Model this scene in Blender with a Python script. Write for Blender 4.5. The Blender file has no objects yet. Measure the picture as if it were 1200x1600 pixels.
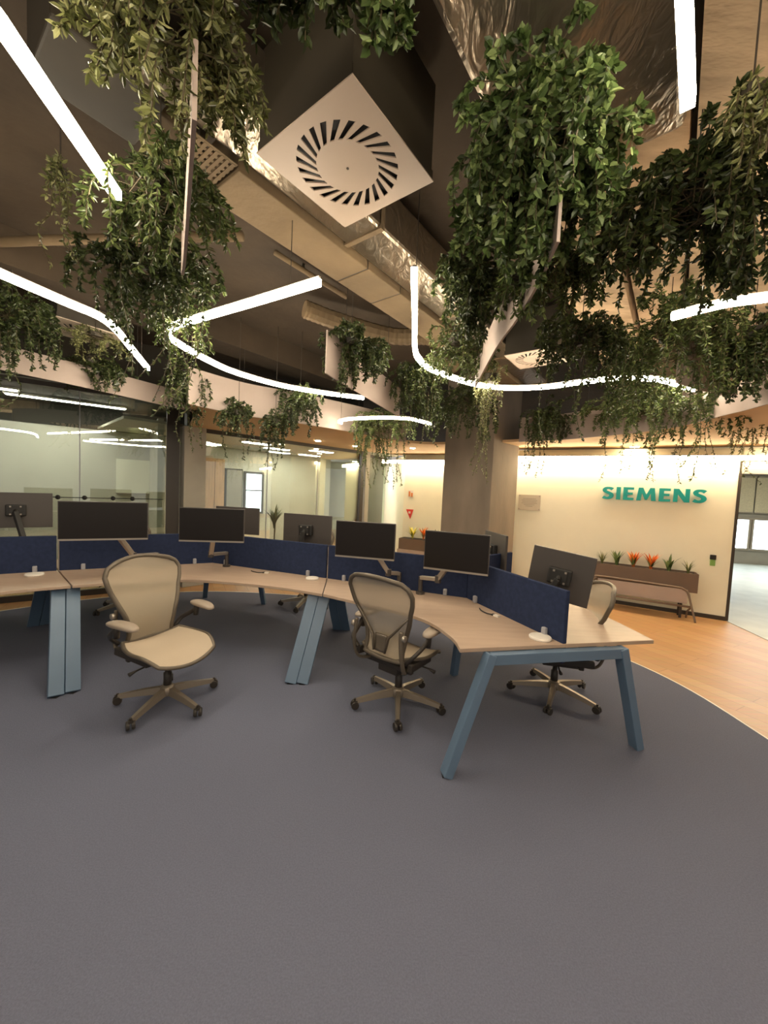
import bpy, math, random
from mathutils import Vector, Matrix

random.seed(7)
scene = bpy.context.scene
col = scene.collection
R = math.radians

# ------------------------------------------------------------------ camera
cam_data = bpy.data.cameras.new('camera')
cam_data.sensor_fit = 'VERTICAL'
cam_data.sensor_height = 36.0
cam_data.lens = 600.0 / 1600.0 * 36.0
cam_data.clip_start = 0.05
cam = bpy.data.objects.new('camera', cam_data)
col.objects.link(cam)
PITCH, ROLL = R(-3.2), R(2.6)
fwd = Vector((0, math.cos(PITCH), math.sin(PITCH)))
rt = Vector((1, 0, 0))
up = rt.cross(fwd)
r2 = rt * math.cos(ROLL) + up * math.sin(ROLL)
u2 = up * math.cos(ROLL) - rt * math.sin(ROLL)
cam.matrix_world = Matrix(((r2.x, u2.x, -fwd.x, 0), (r2.y, u2.y, -fwd.y, 0),
                           (r2.z, u2.z, -fwd.z, 1.65), (0, 0, 0, 1)))
scene.camera = cam

# ------------------------------------------------------------------ world, exposure
world = bpy.data.worlds.new('world')
scene.world = world
world.use_nodes = True
bgn = world.node_tree.nodes['Background']
bgn.inputs['Color'].default_value = (1.0, 0.93, 0.84, 1)
bgn.inputs['Strength'].default_value = 0.2
scene.view_settings.view_transform = 'Standard'
scene.view_settings.look = 'None'
scene.view_settings.gamma = 1.0
scene.view_settings.use_curve_mapping = False
scene.view_settings.exposure = 1.22
LED_STRENGTH = 25.0
COVE_STRENGTH = 21.0


# ------------------------------------------------------------------ materials
def new_mat(name):
    m = bpy.data.materials.new(name)
    m.use_nodes = True
    return m, m.node_tree, m.node_tree.nodes['Principled BSDF']


def mat(name, c, rough=0.6, metal=0.0, var=0.0, scale=8.0, bump=0.0, bscale=None, spec=0.5, detail=3.0, stretch=None):
    m, t, p = new_mat(name)
    p.inputs['Roughness'].default_value = rough
    p.inputs['Metallic'].default_value = metal
    p.inputs['Specular IOR Level'].default_value = spec
    p.inputs['Base Color'].default_value = (*c, 1)
    if var > 0 or bump > 0:
        tc = t.nodes.new('ShaderNodeTexCoord')
        mp = t.nodes.new('ShaderNodeMapping')
        if stretch:
            mp.inputs['Scale'].default_value = stretch
        t.links.new(tc.outputs['Object'], mp.inputs['Vector'])
    if var > 0:
        n = t.nodes.new('ShaderNodeTexNoise')
        n.inputs['Scale'].default_value = scale
        n.inputs['Detail'].default_value = detail
        rp = t.nodes.new('ShaderNodeValToRGB')
        rp.color_ramp.elements[0].position = 0.3
        rp.color_ramp.elements[1].position = 0.7
        rp.color_ramp.elements[0].color = (*[max(0, x * (1 - var)) for x in c], 1)
        rp.color_ramp.elements[1].color = (*[min(1, x * (1 + var)) for x in c], 1)
        t.links.new(mp.outputs['Vector'], n.inputs['Vector'])
        t.links.new(n.outputs['Fac'], rp.inputs['Fac'])
        t.links.new(rp.outputs['Color'], p.inputs['Base Color'])
    if bump > 0:
        n2 = t.nodes.new('ShaderNodeTexNoise')
        n2.inputs['Scale'].default_value = bscale or scale * 4
        n2.inputs['Detail'].default_value = 2
        b = t.nodes.new('ShaderNodeBump')
        b.inputs['Strength'].default_value = bump
        b.inputs['Distance'].default_value = 0.01
        t.links.new(mp.outputs['Vector'], n2.inputs['Vector'])
        t.links.new(n2.outputs['Fac'], b.inputs['Height'])
        t.links.new(b.outputs['Normal'], p.inputs['Normal'])
    return m


def emit(name, c, s):
    m = bpy.data.materials.new(name)
    m.use_nodes = True
    t = m.node_tree
    t.nodes.clear()
    e = t.nodes.new('ShaderNodeEmission')
    e.inputs['Color'].default_value = (*c, 1)
    e.inputs['Strength'].default_value = s
    o = t.nodes.new('ShaderNodeOutputMaterial')
    t.links.new(e.outputs[0], o.inputs[0])
    return m


def glass_mat(name, tint, base, gain):
    m = bpy.data.materials.new(name)
    m.use_nodes = True
    t = m.node_tree
    t.nodes.clear()
    tr = t.nodes.new('ShaderNodeBsdfTransparent')
    tr.inputs['Color'].default_value = (*tint, 1)
    gl = t.nodes.new('ShaderNodeBsdfGlossy')
    gl.inputs['Roughness'].default_value = 0.0
    gl.inputs['Color'].default_value = (0.95, 1.0, 0.97, 1)
    fr = t.nodes.new('ShaderNodeFresnel')
    fr.inputs['IOR'].default_value = 1.5
    ma = t.nodes.new('ShaderNodeMath')
    ma.operation = 'MULTIPLY_ADD'
    ma.inputs[1].default_value = gain
    ma.inputs[2].default_value = base
    ma.use_clamp = True
    mx = t.nodes.new('ShaderNodeMixShader')
    o = t.nodes.new('ShaderNodeOutputMaterial')
    t.links.new(fr.outputs[0], ma.inputs[0])
    t.links.new(ma.outputs[0], mx.inputs[0])
    t.links.new(tr.outputs[0], mx.inputs[1])
    t.links.new(gl.outputs[0], mx.inputs[2])
    t.links.new(mx.outputs[0], o.inputs[0])
    return m


def mesh_fabric(name, c, see):
    """woven office-chair mesh: a fine weave that lets some light through"""
    m, t, p = new_mat(name)
    p.inputs['Base Color'].default_value = (*c, 1)
    p.inputs['Roughness'].default_value = 0.75
    tc = t.nodes.new('ShaderNodeTexCoord')
    wv = t.nodes.new('ShaderNodeTexWave')
    wv.inputs['Scale'].default_value = 70
    wv.inputs['Distortion'].default_value = 0.4
    ma = t.nodes.new('ShaderNodeMath')
    ma.operation = 'MULTIPLY_ADD'
    ma.inputs[1].default_value = 0.25
    ma.inputs[2].default_value = see - 0.12
    tr = t.nodes.new('ShaderNodeBsdfTransparent')
    mx = t.nodes.new('ShaderNodeMixShader')
    out = t.nodes['Material Output']
    t.links.new(tc.outputs['Object'], wv.inputs['Vector'])
    t.links.new(wv.outputs['Fac'], ma.inputs[0])
    t.links.new(ma.outputs[0], mx.inputs[0])
    t.links.new(p.outputs[0], mx.inputs[1])
    t.links.new(tr.outputs[0], mx.inputs[2])
    t.links.new(mx.outputs[0], out.inputs[0])
    return m


def leaf_mat(name, dark, mid, light):
    m, t, p = new_mat(name)
    g = t.nodes.new('ShaderNodeNewGeometry')
    rp = t.nodes.new('ShaderNodeValToRGB')
    e = rp.color_ramp.elements
    e[0].position, e[0].color = 0.0, (*dark, 1)
    e[1].position, e[1].color = 1.0, (*light, 1)
    k = e.new(0.6)
    k.color = (*mid, 1)
    t.links.new(g.outputs['Random Per Island'], rp.inputs['Fac'])
    t.links.new(rp.outputs['Color'], p.inputs['Base Color'])
    p.inputs['Roughness'].default_value = 0.38
    tl = t.nodes.new('ShaderNodeBsdfTranslucent')
    t.links.new(rp.outputs['Color'], tl.inputs['Color'])
    mx = t.nodes.new('ShaderNodeMixShader')
    mx.inputs[0].default_value = 0.25
    out = t.nodes['Material Output']
    t.links.new(p.outputs[0], mx.inputs[1])
    t.links.new(tl.outputs[0], mx.inputs[2])
    t.links.new(mx.outputs[0], out.inputs[0])
    return m


def foil_mat(name):
    m, t, p = new_mat(name)
    p.inputs['Base Color'].default_value = (0.33, 0.28, 0.215, 1)
    p.inputs['Metallic'].default_value = 0.9
    p.inputs['Roughness'].default_value = 0.30
    tc = t.nodes.new('ShaderNodeTexCoord')
    mp = t.nodes.new('ShaderNodeMapping')
    mp.inputs['Scale'].default_value = (5, 2, 2)
    n = t.nodes.new('ShaderNodeTexNoise')
    n.inputs['Scale'].default_value = 3
    n.inputs['Detail'].default_value = 3
    n.inputs['Distortion'].default_value = 1.2
    b = t.nodes.new('ShaderNodeBump')
    b.inputs['Strength'].default_value = 0.6
    b.inputs['Distance'].default_value = 0.02
    t.links.new(tc.outputs['Object'], mp.inputs['Vector'])
    t.links.new(mp.outputs['Vector'], n.inputs['Vector'])
    t.links.new(n.outputs['Fac'], b.inputs['Height'])
    t.links.new(b.outputs['Normal'], p.inputs['Normal'])
    return m


def wood_floor_mat(name):
    m, t, p = new_mat(name)
    tc = t.nodes.new('ShaderNodeTexCoord')
    mp = t.nodes.new('ShaderNodeMapping')
    mp.inputs['Rotation'].default_value = (0, 0, R(62))
    br = t.nodes.new('ShaderNodeTexBrick')
    br.inputs['Scale'].default_value = 1.0
    br.inputs['Brick Width'].default_value = 1.3
    br.inputs['Row Height'].default_value = 0.16
    br.inputs['Mortar Size'].default_value = 0.003
    br.inputs['Color1'].default_value = (0.50, 0.275, 0.115, 1)
    br.inputs['Color2'].default_value = (0.58, 0.335, 0.15, 1)
    br.inputs['Mortar'].default_value = (0.36, 0.20, 0.09, 1)
    ns = t.nodes.new('ShaderNodeTexNoise')
    ns.inputs['Scale'].default_value = 6
    ns.inputs['Detail'].default_value = 5
    mp2 = t.nodes.new('ShaderNodeMapping')
    mp2.inputs['Rotation'].default_value = (0, 0, R(62))
    mp2.inputs['Scale'].default_value = (0.6, 7, 1)
    mx = t.nodes.new('ShaderNodeMixRGB')
    mx.blend_type = 'MULTIPLY'
    mx.inputs['Fac'].default_value = 0.35
    t.links.new(tc.outputs['Object'], mp.inputs['Vector'])
    t.links.new(tc.outputs['Object'], mp2.inputs['Vector'])
    t.links.new(mp.outputs['Vector'], br.inputs['Vector'])
    t.links.new(mp2.outputs['Vector'], ns.inputs['Vector'])
    t.links.new(br.outputs['Color'], mx.inputs['Color1'])
    t.links.new(ns.outputs['Color'], mx.inputs['Color2'])
    t.links.new(mx.outputs['Color'], p.inputs['Base Color'])
    p.inputs['Roughness'].default_value = 0.42
    return m


M = {}
M['carpet'] = mat('carpet', (0.150, 0.163, 0.222), 0.95, var=0.10, scale=160, bump=0.6, bscale=420, spec=0.1, detail=2)
M['wood_floor'] = wood_floor_mat('wood_floor')
M['pale_floor'] = mat('pale_floor', (0.42, 0.43, 0.36), 0.45, var=0.12, scale=3)
M['cream_wall'] = mat('cream_wall', (0.84, 0.82, 0.66), 0.8, var=0.02, scale=3)
M['soffit'] = mat('soffit_warm_lit', (0.62, 0.42, 0.23), 0.85, var=0.03, scale=2)  # orange of the warm cove light is put into this colour
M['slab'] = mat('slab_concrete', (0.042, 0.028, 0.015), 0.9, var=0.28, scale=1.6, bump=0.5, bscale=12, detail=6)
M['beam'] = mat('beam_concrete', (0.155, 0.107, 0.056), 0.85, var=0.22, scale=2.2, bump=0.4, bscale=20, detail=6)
M['lit_concrete'] = mat('board_formed_concrete_lit', (0.50, 0.36, 0.22), 0.85, var=0.25, scale=3.0, bump=0.5, bscale=16, detail=6, stretch=(1, 3, 1))  # warm lamplight on the right-hand ceiling is put into this paler concrete
M['column'] = mat('column_concrete', (0.205, 0.165, 0.125), 0.8, var=0.2, scale=2.4, bump=0.25, bscale=25, detail=7, stretch=(1, 1, 0.35))
M['foil'] = foil_mat('duct_foil')
M['dark_box'] = mat('dark_sheet', (0.026, 0.020, 0.011), 0.6, var=0.2, scale=3)
M['band'] = mat('band_panel', (0.40, 0.325, 0.28), 0.75, var=0.04, scale=2)
M['diffuser'] = mat('diffuser_white', (0.52, 0.42, 0.33), 0.55)
M['black'] = mat('matt_black', (0.012, 0.011, 0.010), 0.6)
M['trim_dark'] = mat('dark_trim', (0.035, 0.027, 0.02), 0.5)
M['desk_top'] = mat('desk_laminate', (0.40, 0.295, 0.215), 0.42, var=0.06, scale=4, stretch=(1, 6, 1))
M['navy'] = mat('navy_felt', (0.022, 0.031, 0.068), 0.95, var=0.12, scale=30, bump=0.2, bscale=300, spec=0.15)
M['blue_metal'] = mat('blue_powder_coat', (0.105, 0.165, 0.245), 0.4, var=0.04, scale=5)
M['screen'] = mat('screen_glass', (0.010, 0.0075, 0.0065), 0.34, spec=0.3)
M['monitor_back'] = mat('monitor_back', (0.055, 0.047, 0.042), 0.42)
M['silver'] = mat('silver_metal', (0.42, 0.37, 0.31), 0.35, metal=0.7)
M['chair_frame'] = mat('chair_frame', (0.115, 0.093, 0.068), 0.42, metal=0.25)
M['chair_dark'] = mat('chair_dark', (0.028, 0.022, 0.017), 0.5)
M['chair_mesh'] = mesh_fabric('chair_mesh', (0.50, 0.41, 0.30), 0.12)
M['chair_mesh_back'] = mesh_fabric('chair_mesh_back', (0.39, 0.325, 0.235), 0.27)
M['arm_pad'] = mat('arm_pad', (0.30, 0.245, 0.19), 0.45)
M['base_metal'] = mat('chair_base', (0.24, 0.20, 0.155), 0.38, metal=0.45)
M['white'] = mat('white_plastic', (0.75, 0.70, 0.62), 0.45)
M['clip'] = mat('clip_plastic', (0.32, 0.32, 0.34), 0.3)
M['led'] = emit('led_light', (1.0, 0.86, 0.66), LED_STRENGTH)
M['led_case'] = mat('led_housing', (0.5, 0.45, 0.38), 0.5)
M['cove'] = emit('cove_light', (1.0, 0.82, 0.56), COVE_STRENGTH)
M['lamp'] = emit('downlight_lamp', (1.0, 0.80, 0.52), 90.0)
M['office_lamp'] = emit('office_lamp', (1.0, 0.95, 0.82), 28.0)
M['daylight'] = emit('window_daylight', (0.80, 0.93, 1.0), 3.2)
M['glass'] = glass_mat('partition_glass', (0.82, 0.85, 0.81), 0.09, 1.7)
M['office_wall'] = mat('office_wall', (0.55, 0.53, 0.44), 0.8, var=0.05, scale=2)
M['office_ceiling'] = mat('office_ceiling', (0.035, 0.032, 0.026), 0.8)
M['grey_pillar'] = mat('grey_pillar', (0.33, 0.31, 0.26), 0.8, var=0.08, scale=3)
M['door_wood'] = mat('door_wood', (0.52, 0.30, 0.14), 0.5, var=0.15, scale=4, stretch=(8, 8, 0.6))
M['teal'] = mat('teal_lettering', (0.0, 0.33, 0.31), 0.35)
M['plaque'] = mat('plaque', (0.55, 0.49, 0.38), 0.4)
M['print'] = mat('plaque_print', (0.28, 0.25, 0.2), 0.5)
M['planter'] = mat('planter_taupe', (0.155, 0.105, 0.075), 0.6, var=0.05, scale=4)
M['soil'] = mat('soil', (0.03, 0.02, 0.013), 0.95, var=0.3, scale=40, bump=0.6)
M['tube'] = mat('taupe_tube', (0.20, 0.15, 0.11), 0.45, metal=0.2)
M['red'] = mat('red_sign', (0.6, 0.045, 0.03), 0.5)
M['orange_sign'] = mat('orange_sign', (0.65, 0.22, 0.06), 0.5)
M['reader_green'] = mat('reader_green', (0.22, 0.40, 0.10), 0.4)
M['blind'] = mat('blind_fabric', (0.58, 0.52, 0.36), 0.8, var=0.1, scale=30)
M['lintel'] = mat('lintel_grey', (0.33, 0.29, 0.23), 0.7)
M['leaf_d'] = leaf_mat('leaf_dark', (0.016, 0.025, 0.007), (0.040, 0.058, 0.016), (0.10, 0.13, 0.038))
M['leaf_m'] = leaf_mat('leaf_mid', (0.028, 0.044, 0.010), (0.072, 0.105, 0.026), (0.19, 0.23, 0.075))
M['leaf_b'] = leaf_mat('leaf_bright', (0.030, 0.052, 0.013), (0.085, 0.135, 0.036), (0.27, 0.34, 0.13))
M['leaf_o'] = leaf_mat('leaf_olive', (0.055, 0.062, 0.017), (0.15, 0.165, 0.052), (0.36, 0.36, 0.17))
M['stem'] = mat('stem_brown', (0.07, 0.052, 0.022), 0.7)
M['flame'] = leaf_mat('flower_orange', (0.45, 0.07, 0.01), (0.75, 0.16, 0.02), (0.85, 0.30, 0.05))
M['yellow_leaf'] = leaf_mat('flower_yellow', (0.45, 0.42, 0.03), (0.7, 0.6, 0.05), (0.8, 0.7, 0.15))


# ------------------------------------------------------------------ mesh helpers
class MB:
    def __init__(self):
        self.v, self.f = [], []

    def add(self, vs, fs):
        k = len(self.v)
        self.v += [tuple(x) for x in vs]
        self.f += [tuple(i + k for i in f) for f in fs]
        return self

    def box(self, c, s, rot=None):
        hx, hy, hz = s[0] / 2, s[1] / 2, s[2] / 2
        vs = [Vector((x, y, z)) for x in (-hx, hx) for y in (-hy, hy) for z in (-hz, hz)]
        if rot is not None:
            vs = [rot @ q for q in vs]
        c = Vector(c)
        vs = [q + c for q in vs]
        return self.add(vs, [(0, 1, 3, 2), (4, 6, 7, 5), (0, 4, 5, 1), (2, 3, 7, 6), (0, 2, 6, 4), (1, 5, 7, 3)])

    def prism(self, pts, z0, z1):
        a = sum(pts[i][0] * pts[(i + 1) % len(pts)][1] - pts[(i + 1) % len(pts)][0] * pts[i][1] for i in range(len(pts)))
        if a < 0:
            pts = pts[::-1]
        n = len(pts)
        vs = [(p[0], p[1], z0) for p in pts] + [(p[0], p[1], z1) for p in pts]
        fs = [tuple(range(n - 1, -1, -1)), tuple(range(n, 2 * n))]
        fs += [(i, (i + 1) % n, n + (i + 1) % n, n + i) for i in range(n)]
        return self.add(vs, fs)

    def bar(self, p, q, w, h, upv=(0, 0, 1)):
        """rectangular bar from p to q; w across, h along upv"""
        p, q = Vector(p), Vector(q)
        d = (q - p).normalized()
        u = Vector(upv)
        s = d.cross(u)
        if s.length < 1e-4:
            s = d.cross(Vector((1, 0, 0)))
        s.normalize()
        u = s.cross(d).normalized()
        vs = []
        for e in (p, q):
            for a, b in ((-1, -1), (1, -1), (1, 1), (-1, 1)):
                vs.append(e + s * a * w / 2 + u * b * h / 2)
        return self.add(vs, [(3, 2, 1, 0), (4, 5, 6, 7), (0, 1, 5, 4), (1, 2, 6, 5), (2, 3, 7, 6), (3, 0, 4, 7)])

    def tube(self, path, r, seg=8, closed=False, flat=1.0):
        P = [Vector(p) for p in path]
        n = len(P)
        rs = r if isinstance(r, (list, tuple)) else [r] * n
        rings = []
        prev = None
        for i in range(n):
            if closed:
                d = P[(i + 1) % n] - P[i - 1]
            else:
                d = P[min(i + 1, n - 1)] - P[max(i - 1, 0)]
            d.normalize()
            if prev is None:
                a = d.cross(Vector((0, 0, 1)))
                if a.length < 0.05:
                    a = d.cross(Vector((1, 0, 0)))
            else:
                a = prev - d * prev.dot(d)
            a.normalize()
            prev = a
            b = d.cross(a)
            rings.append([P[i] + (a * math.cos(2 * math.pi * k / seg) + b * math.sin(2 * math.pi * k / seg) * flat) * rs[i] for k in range(seg)])
        vs = [q for ring in rings for q in ring]
        fs = []
        for i in range(n if closed else n - 1):
            j = (i + 1) % n
            for k in range(seg):
                fs.append((i * seg + k, i * seg + (k + 1) % seg, j * seg + (k + 1) % seg, j * seg + k))
        if not closed:
            fs.append(tuple(range(seg - 1, -1, -1)))
            fs.append(tuple((n - 1) * seg + k for k in range(seg)))
        return self.add(vs, fs)

    def lathe(self, prof, seg=20, c=(0, 0, 0), rot=None):
        c = Vector(c)
        vs = []
        for r_, z in prof:
            for k in range(seg):
                q = Vector((r_ * math.cos(2 * math.pi * k / seg), r_ * math.sin(2 * math.pi * k / seg), z))
                if rot is not None:
                    q = rot @ q
                vs.append(q + c)
        n = len(prof)
        fs = [(i * seg + k, i * seg + (k + 1) % seg, (i + 1) * seg + (k + 1) % seg, (i + 1) * seg + k) for i in range(n - 1) for k in range(seg)]
        fs.append(tuple(range(seg - 1, -1, -1)))
        fs.append(tuple((n - 1) * seg + k for k in range(seg)))
        return self.add(vs, fs)

    def sheet(self, path, z0, z1, th):
        """upright curved panel that follows a plan path, with thickness"""
        n = len(path)
        vs = []
        for i in range(n):
            a, b = Vector(path[max(i - 1, 0)][:2]), Vector(path[min(i + 1, n - 1)][:2])
            d = (b - a).normalized()
            s = Vector((-d.y, d.x)) * th / 2
            p = Vector(path[i][:2])
            for q in (p - s, p + s):
                vs += [(q.x, q.y, z0), (q.x, q.y, z1)]
        fs = []
        for i in range(n - 1):
            k = i * 4
            fs += [(k, k + 4, k + 5, k + 1), (k + 2, k + 3, k + 7, k + 6), (k + 1, k + 5, k + 7, k + 3), (k, k + 2, k + 6, k + 4)]
        e = (n - 1) * 4
        fs += [(0, 1, 3, 2), (e, e + 2, e + 3, e + 1)]
        return self.add(vs, fs)

    def build(self, name, m, parent=None, smooth=False, bevel=0.0):
        off = Vector((0, 0, 0))
        if parent is not None and parent.get('_w'):
            off = Vector(parent['_w'])
        me = bpy.data.meshes.new(name)
        me.from_pydata([(a - off.x, b - off.y, c - off.z) for a, b, c in self.v], [], self.f)
        me.update()
        if smooth:
            me.polygons.foreach_set('use_smooth', [True] * len(me.polygons))
        me.materials.append(M[m] if isinstance(m, str) else m)
        o = bpy.data.objects.new(name, me)
        col.objects.link(o)
        if parent is not None:
            o.parent = parent
            if parent.get('_w'):
                o['_w'] = list(parent['_w'])
        if bevel > 0:
            b = o.modifiers.new('bevel', 'BEVEL')
            b.width = bevel
            b.segments = 2
            b.limit_method = 'ANGLE'
        return o


def tag(o, label=None, cat=None, group=None, kind=None):
    if label:
        o['label'] = label
    if cat:
        o['category'] = cat
    if group:
        o['group'] = group
    if kind:
        o['kind'] = kind
    return o


def thing(name, label, cat, loc=(0, 0, 0), group=None, world_built=True, rz=0.0):
    """an Empty at the thing's base that parents its parts; parts given in world metres unless world_built is off"""
    o = bpy.data.objects.new(name, None)
    col.objects.link(o)
    o.location = loc
    o.rotation_euler = (0, 0, rz)
    o.empty_display_size = 0.1
    if world_built:
        o['_w'] = list(loc)
    return tag(o, label, cat, group)


def struct(o):
    return tag(o, kind='structure')


def copy_tree(o, parent=None):
    c = o.copy()
    col.objects.link(c)
    c.parent = parent
    for ch in o.children:
        copy_tree(ch, c)
    return c


def smooth_path(pts, per=8, closed=False):
    """Catmull-Rom through the points (2-D or 3-D)"""
    P = [Vector((*p, 0)) if len(p) == 2 else Vector(p) for p in pts]
    n = len(P)
    out = []
    for i in range(n - 1):
        p0, p1, p2, p3 = P[max(i - 1, 0)], P[i], P[i + 1], P[min(i + 2, n - 1)]
        for k in range(per):
            t = k / per
            out.append(0.5 * ((2 * p1) + (p2 - p0) * t + (2 * p0 - 5 * p1 + 4 * p2 - p3) * t * t + (3 * p1 - p0 - 3 * p2 + p3) * t ** 3))
    out.append(P[-1])
    return out


# ------------------------------------------------------------------ floor
WALL_O = Vector((3.75, 6.14))          # a point on the reception wall at floor level
WALL_D = Vector((0.872, -0.489))       # along the wall, to the right
WALL_N = Vector((-0.489, -0.872))      # out of the wall, into the room


def on_wall(s, z, off=0.0):
    p = WALL_O + WALL_D * s + WALL_N * off
    return Vector((p.x, p.y, z))


WR = Matrix(((WALL_D.x, -WALL_N.x, 0), (WALL_D.y, -WALL_N.y, 0), (0, 0, 1)))   # x along the wall, y into the wall

struct(MB().prism([(-12, -7), (13, -7), (13, 16), (-12, 16)], -0.1, 0.0).build('floor', 'wood_floor'))
cp = []
for px_, py_ in [(2.2, -1.2), (2.66, 0.6), (2.78, 2.0), (2.80, 2.62), (2.78, 3.3), (2.62, 3.85), (2.3, 4.35), (1.8, 4.8), (1.0, 5.2), (0.0, 5.5),
                 (-1.2, 5.72), (-2.56, 5.72), (-3.6, 5.3), (-4.5, 4.5), (-5.3, 3.2), (-5.6, 1.6), (-5.2, -0.6), (-3.8, -2.4), (-1.2, -3.2), (1.0, -2.6)]:
    cp.append((px_, py_))
cpath = smooth_path(cp + [cp[0]], 5)[:-1]
carpet = struct(MB().prism([(p.x, p.y) for p in cpath], 0.0005, 0.012).build('floor_carpet', 'carpet'))
tag(carpet, 'blue-grey carpet laid in a large round shape')
rim = MB()
rim.tube([(p.x, p.y, 0.007) for p in cpath], 0.009, 5, closed=True)
struct(rim.build('trim_1', 'white'))
# pale floor of the neighbouring hall beyond the wall end
pe = WALL_O + WALL_D * 1.42
struct(MB().prism([(pe.x, pe.y), (4.85, 4.7), (8.6, 1.5), (12.9, 6.0), (12.9, 12.0), (9.0, 12.0)], 0.0005, 0.006).build('floor_hall', 'pale_floor'))

# ------------------------------------------------------------------ reception wall, doorway, hall
w = MB()
w.box(on_wall(-0.55, 1.24, -0.08), (3.92, 0.16, 2.48), WR)
struct(w.build('wall_reception', 'cream_wall'))
struct(MB().box(on_wall(1.425, 1.06, -0.08), (0.035, 0.175, 2.12), WR).build('trim_2', 'trim_dark'))
struct(MB().box(on_wall(-0.55, 0.03, 0.006), (3.92, 0.012, 0.06), WR).build('baseboard_reception', 'trim_dark'))
struct(MB().box(on_wall(2.95, 2.20, -0.08), (3.02, 0.16, 0.17), WR).build('trim_3', 'lintel'))
struct(MB().box(on_wall(2.95, 2.39, -0.08), (3.02, 0.16, 0.19), WR).build('trim_4', 'cream_wall'))
cove = thing('cove_light', 'warm white cove light line along the top of the lettered wall and over the doorway', 'light', tuple(on_wall(0.9, 2.30, 0.02)))
MB().box(on_wall(0.9, 2.362, 0.075), (6.9, 0.15, 0.012), WR).build('housing', 'led_case', cove)
MB().box(on_wall(0.9, 2.325, 0.115), (6.9, 0.05, 0.06), WR).build('diffuser', 'cove', cove)

# hall beyond: back wall with blinds and windows
hx0, hy0, hx1, hy1 = 8.4, 11.6, 12.9, 10.6
hd = Vector((hx1 - hx0, hy1 - hy0, 0)).normalized()
HR = Matrix(((hd.x, -hd.y, 0), (hd.y, hd.x, 0), (0, 0, 1)))


def hall(s, z, off=0.0):
    return Vector((hx0, hy0, z)) + hd * s + Vector((hd.y, -hd.x, 0)) * off


struct(MB().box(hall(2.3, 1.45, -0.1), (4.6, 0.2, 2.9), HR).build('wall_hall', 'grey_pillar'))
struct(MB().prism([(5.0, 5.6), (6.3, 4.6), (12.9, 4.6), (12.9, 11.0), (8.4, 12.0)], 2.75, 2.85).build('ceiling_hall', 'office_wall'))
for i in range(4):
    s0 = 0.35 + i * 0.98
    wn = struct(bpy.data.objects.new('window_%d' % (i + 1), None))
    col.objects.link(wn)
    wn['_w'] = list(hall(s0, 0.4))
    wn.location = hall(s0, 0.4)
    MB().box(hall(s0 + 0.45, 0.86, 0.01), (0.90, 0.03, 0.86), HR).build('pane', 'daylight', wn)
    fr = MB()
    for a, b, sx, sz in ((0.45, 0.42, 0.98, 0.06), (0.45, 1.31, 0.98, 0.06), (0, 0.86, 0.05, 0.86), (0.9, 0.86, 0.05, 0.86)):
        fr.box(hall(s0 + a, b, 0.03), (sx, 0.05, sz), HR)
    fr.build('window_frame', 'lintel', wn)
    bl = thing('roller_blind', ['pale roller blind over the hall window nearest the lettered wall', 'pale roller blind over the second hall window from the lettered wall',
                                'pale roller blind over the third hall window from the lettered wall', 'pale roller blind over the hall window farthest from the lettered wall'][i], 'blind', tuple(hall(s0 + 0.45, 1.5)), 'roller blinds in the hall')
    MB().box(hall(s0 + 0.45, 2.0, 0.07), (0.94, 0.012, 1.0), HR).build('fabric', 'blind', bl)
    MB().box(hall(s0 + 0.45, 1.49, 0.07), (0.94, 0.03, 0.03), HR).build('bottom_bar', 'lintel', bl)
    MB().tube([hall(s0, 2.52, 0.07), hall(s0 + 0.92, 2.52, 0.07)], 0.03, 8).build('roller', 'lintel', bl)
hl = thing('ceiling_panel_light', 'flush ceiling panel light in the hall beyond the doorway', 'light', (8.6, 8.2, 2.75))
MB().box((8.6, 8.2, 2.735), (1.2, 1.2, 0.03)).build('frame', 'white', hl)
MB().box((8.6, 8.2, 2.717), (1.1, 1.1, 0.01)).build('diffuser', emit('hall_lamp', (1.0, 0.95, 0.82), 13.0), hl)

# ------------------------------------------------------------------ back wall beside the column
struct(MB().prism([(0.45, 9.0), (2.6, 8.0), (2.7, 8.2), (0.55, 9.2)], 0, 2.5).build('wall_back', 'cream_wall'))
struct(MB().prism([(0.45, 9.0), (0.55, 9.2), (0.0, 12.8), (-0.15, 12.7)], 0, 2.5).build('wall_side', 'cream_wall'))
c2 = thing('cove_light', 'warm white cove light line left of the concrete column', 'light', (0.45, 8.97, 2.3))
bd = Vector((2.15, -1.0, 0)).normalized()
bn = Vector((bd.y, -bd.x, 0)) * 0.10
MB().bar(Vector((-0.05, 9.23, 2.33)) + bn, Vector((2.6, 8.0, 2.33)) + bn, 0.05, 0.07).build('diffuser', 'cove', c2)
MB().bar(Vector((-0.05, 9.23, 2.375)) + bn, Vector((2.6, 8.0, 2.375)) + bn, 0.20, 0.012).build('housing', 'led_case', c2)

# ------------------------------------------------------------------ column
P1 = Vector((1.65, 6.0))
ca, cb = Vector((0.719, 0.695)), Vector((-0.695, 0.719))
q = [P1, P1 + ca * 0.83, P1 + ca * 0.83 + cb * 0.94, P1 + cb * 0.94]
o = MB().prism([(p.x, p.y) for p in q], 0, 3.6).build('wall_column', 'column', bevel=0.012)
struct(o)

# ------------------------------------------------------------------ ceiling slab, beams, ducts
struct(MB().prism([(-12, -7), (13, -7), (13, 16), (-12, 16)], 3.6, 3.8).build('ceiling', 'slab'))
CU = Vector((0.604, 0.797, 0))
CN = Vector((0.797, -0.604, 0))
C0 = Vector((-0.81, 1.98, 0))
CR = Matrix(((CU.x, -CN.x, 0), (CU.y, -CN.y, 0), (0, 0, 1)))


def ceil_pt(t, s, z):
    p = C0 + CU * t + CN * s
    return Vector((p.x, p.y, z))


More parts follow.
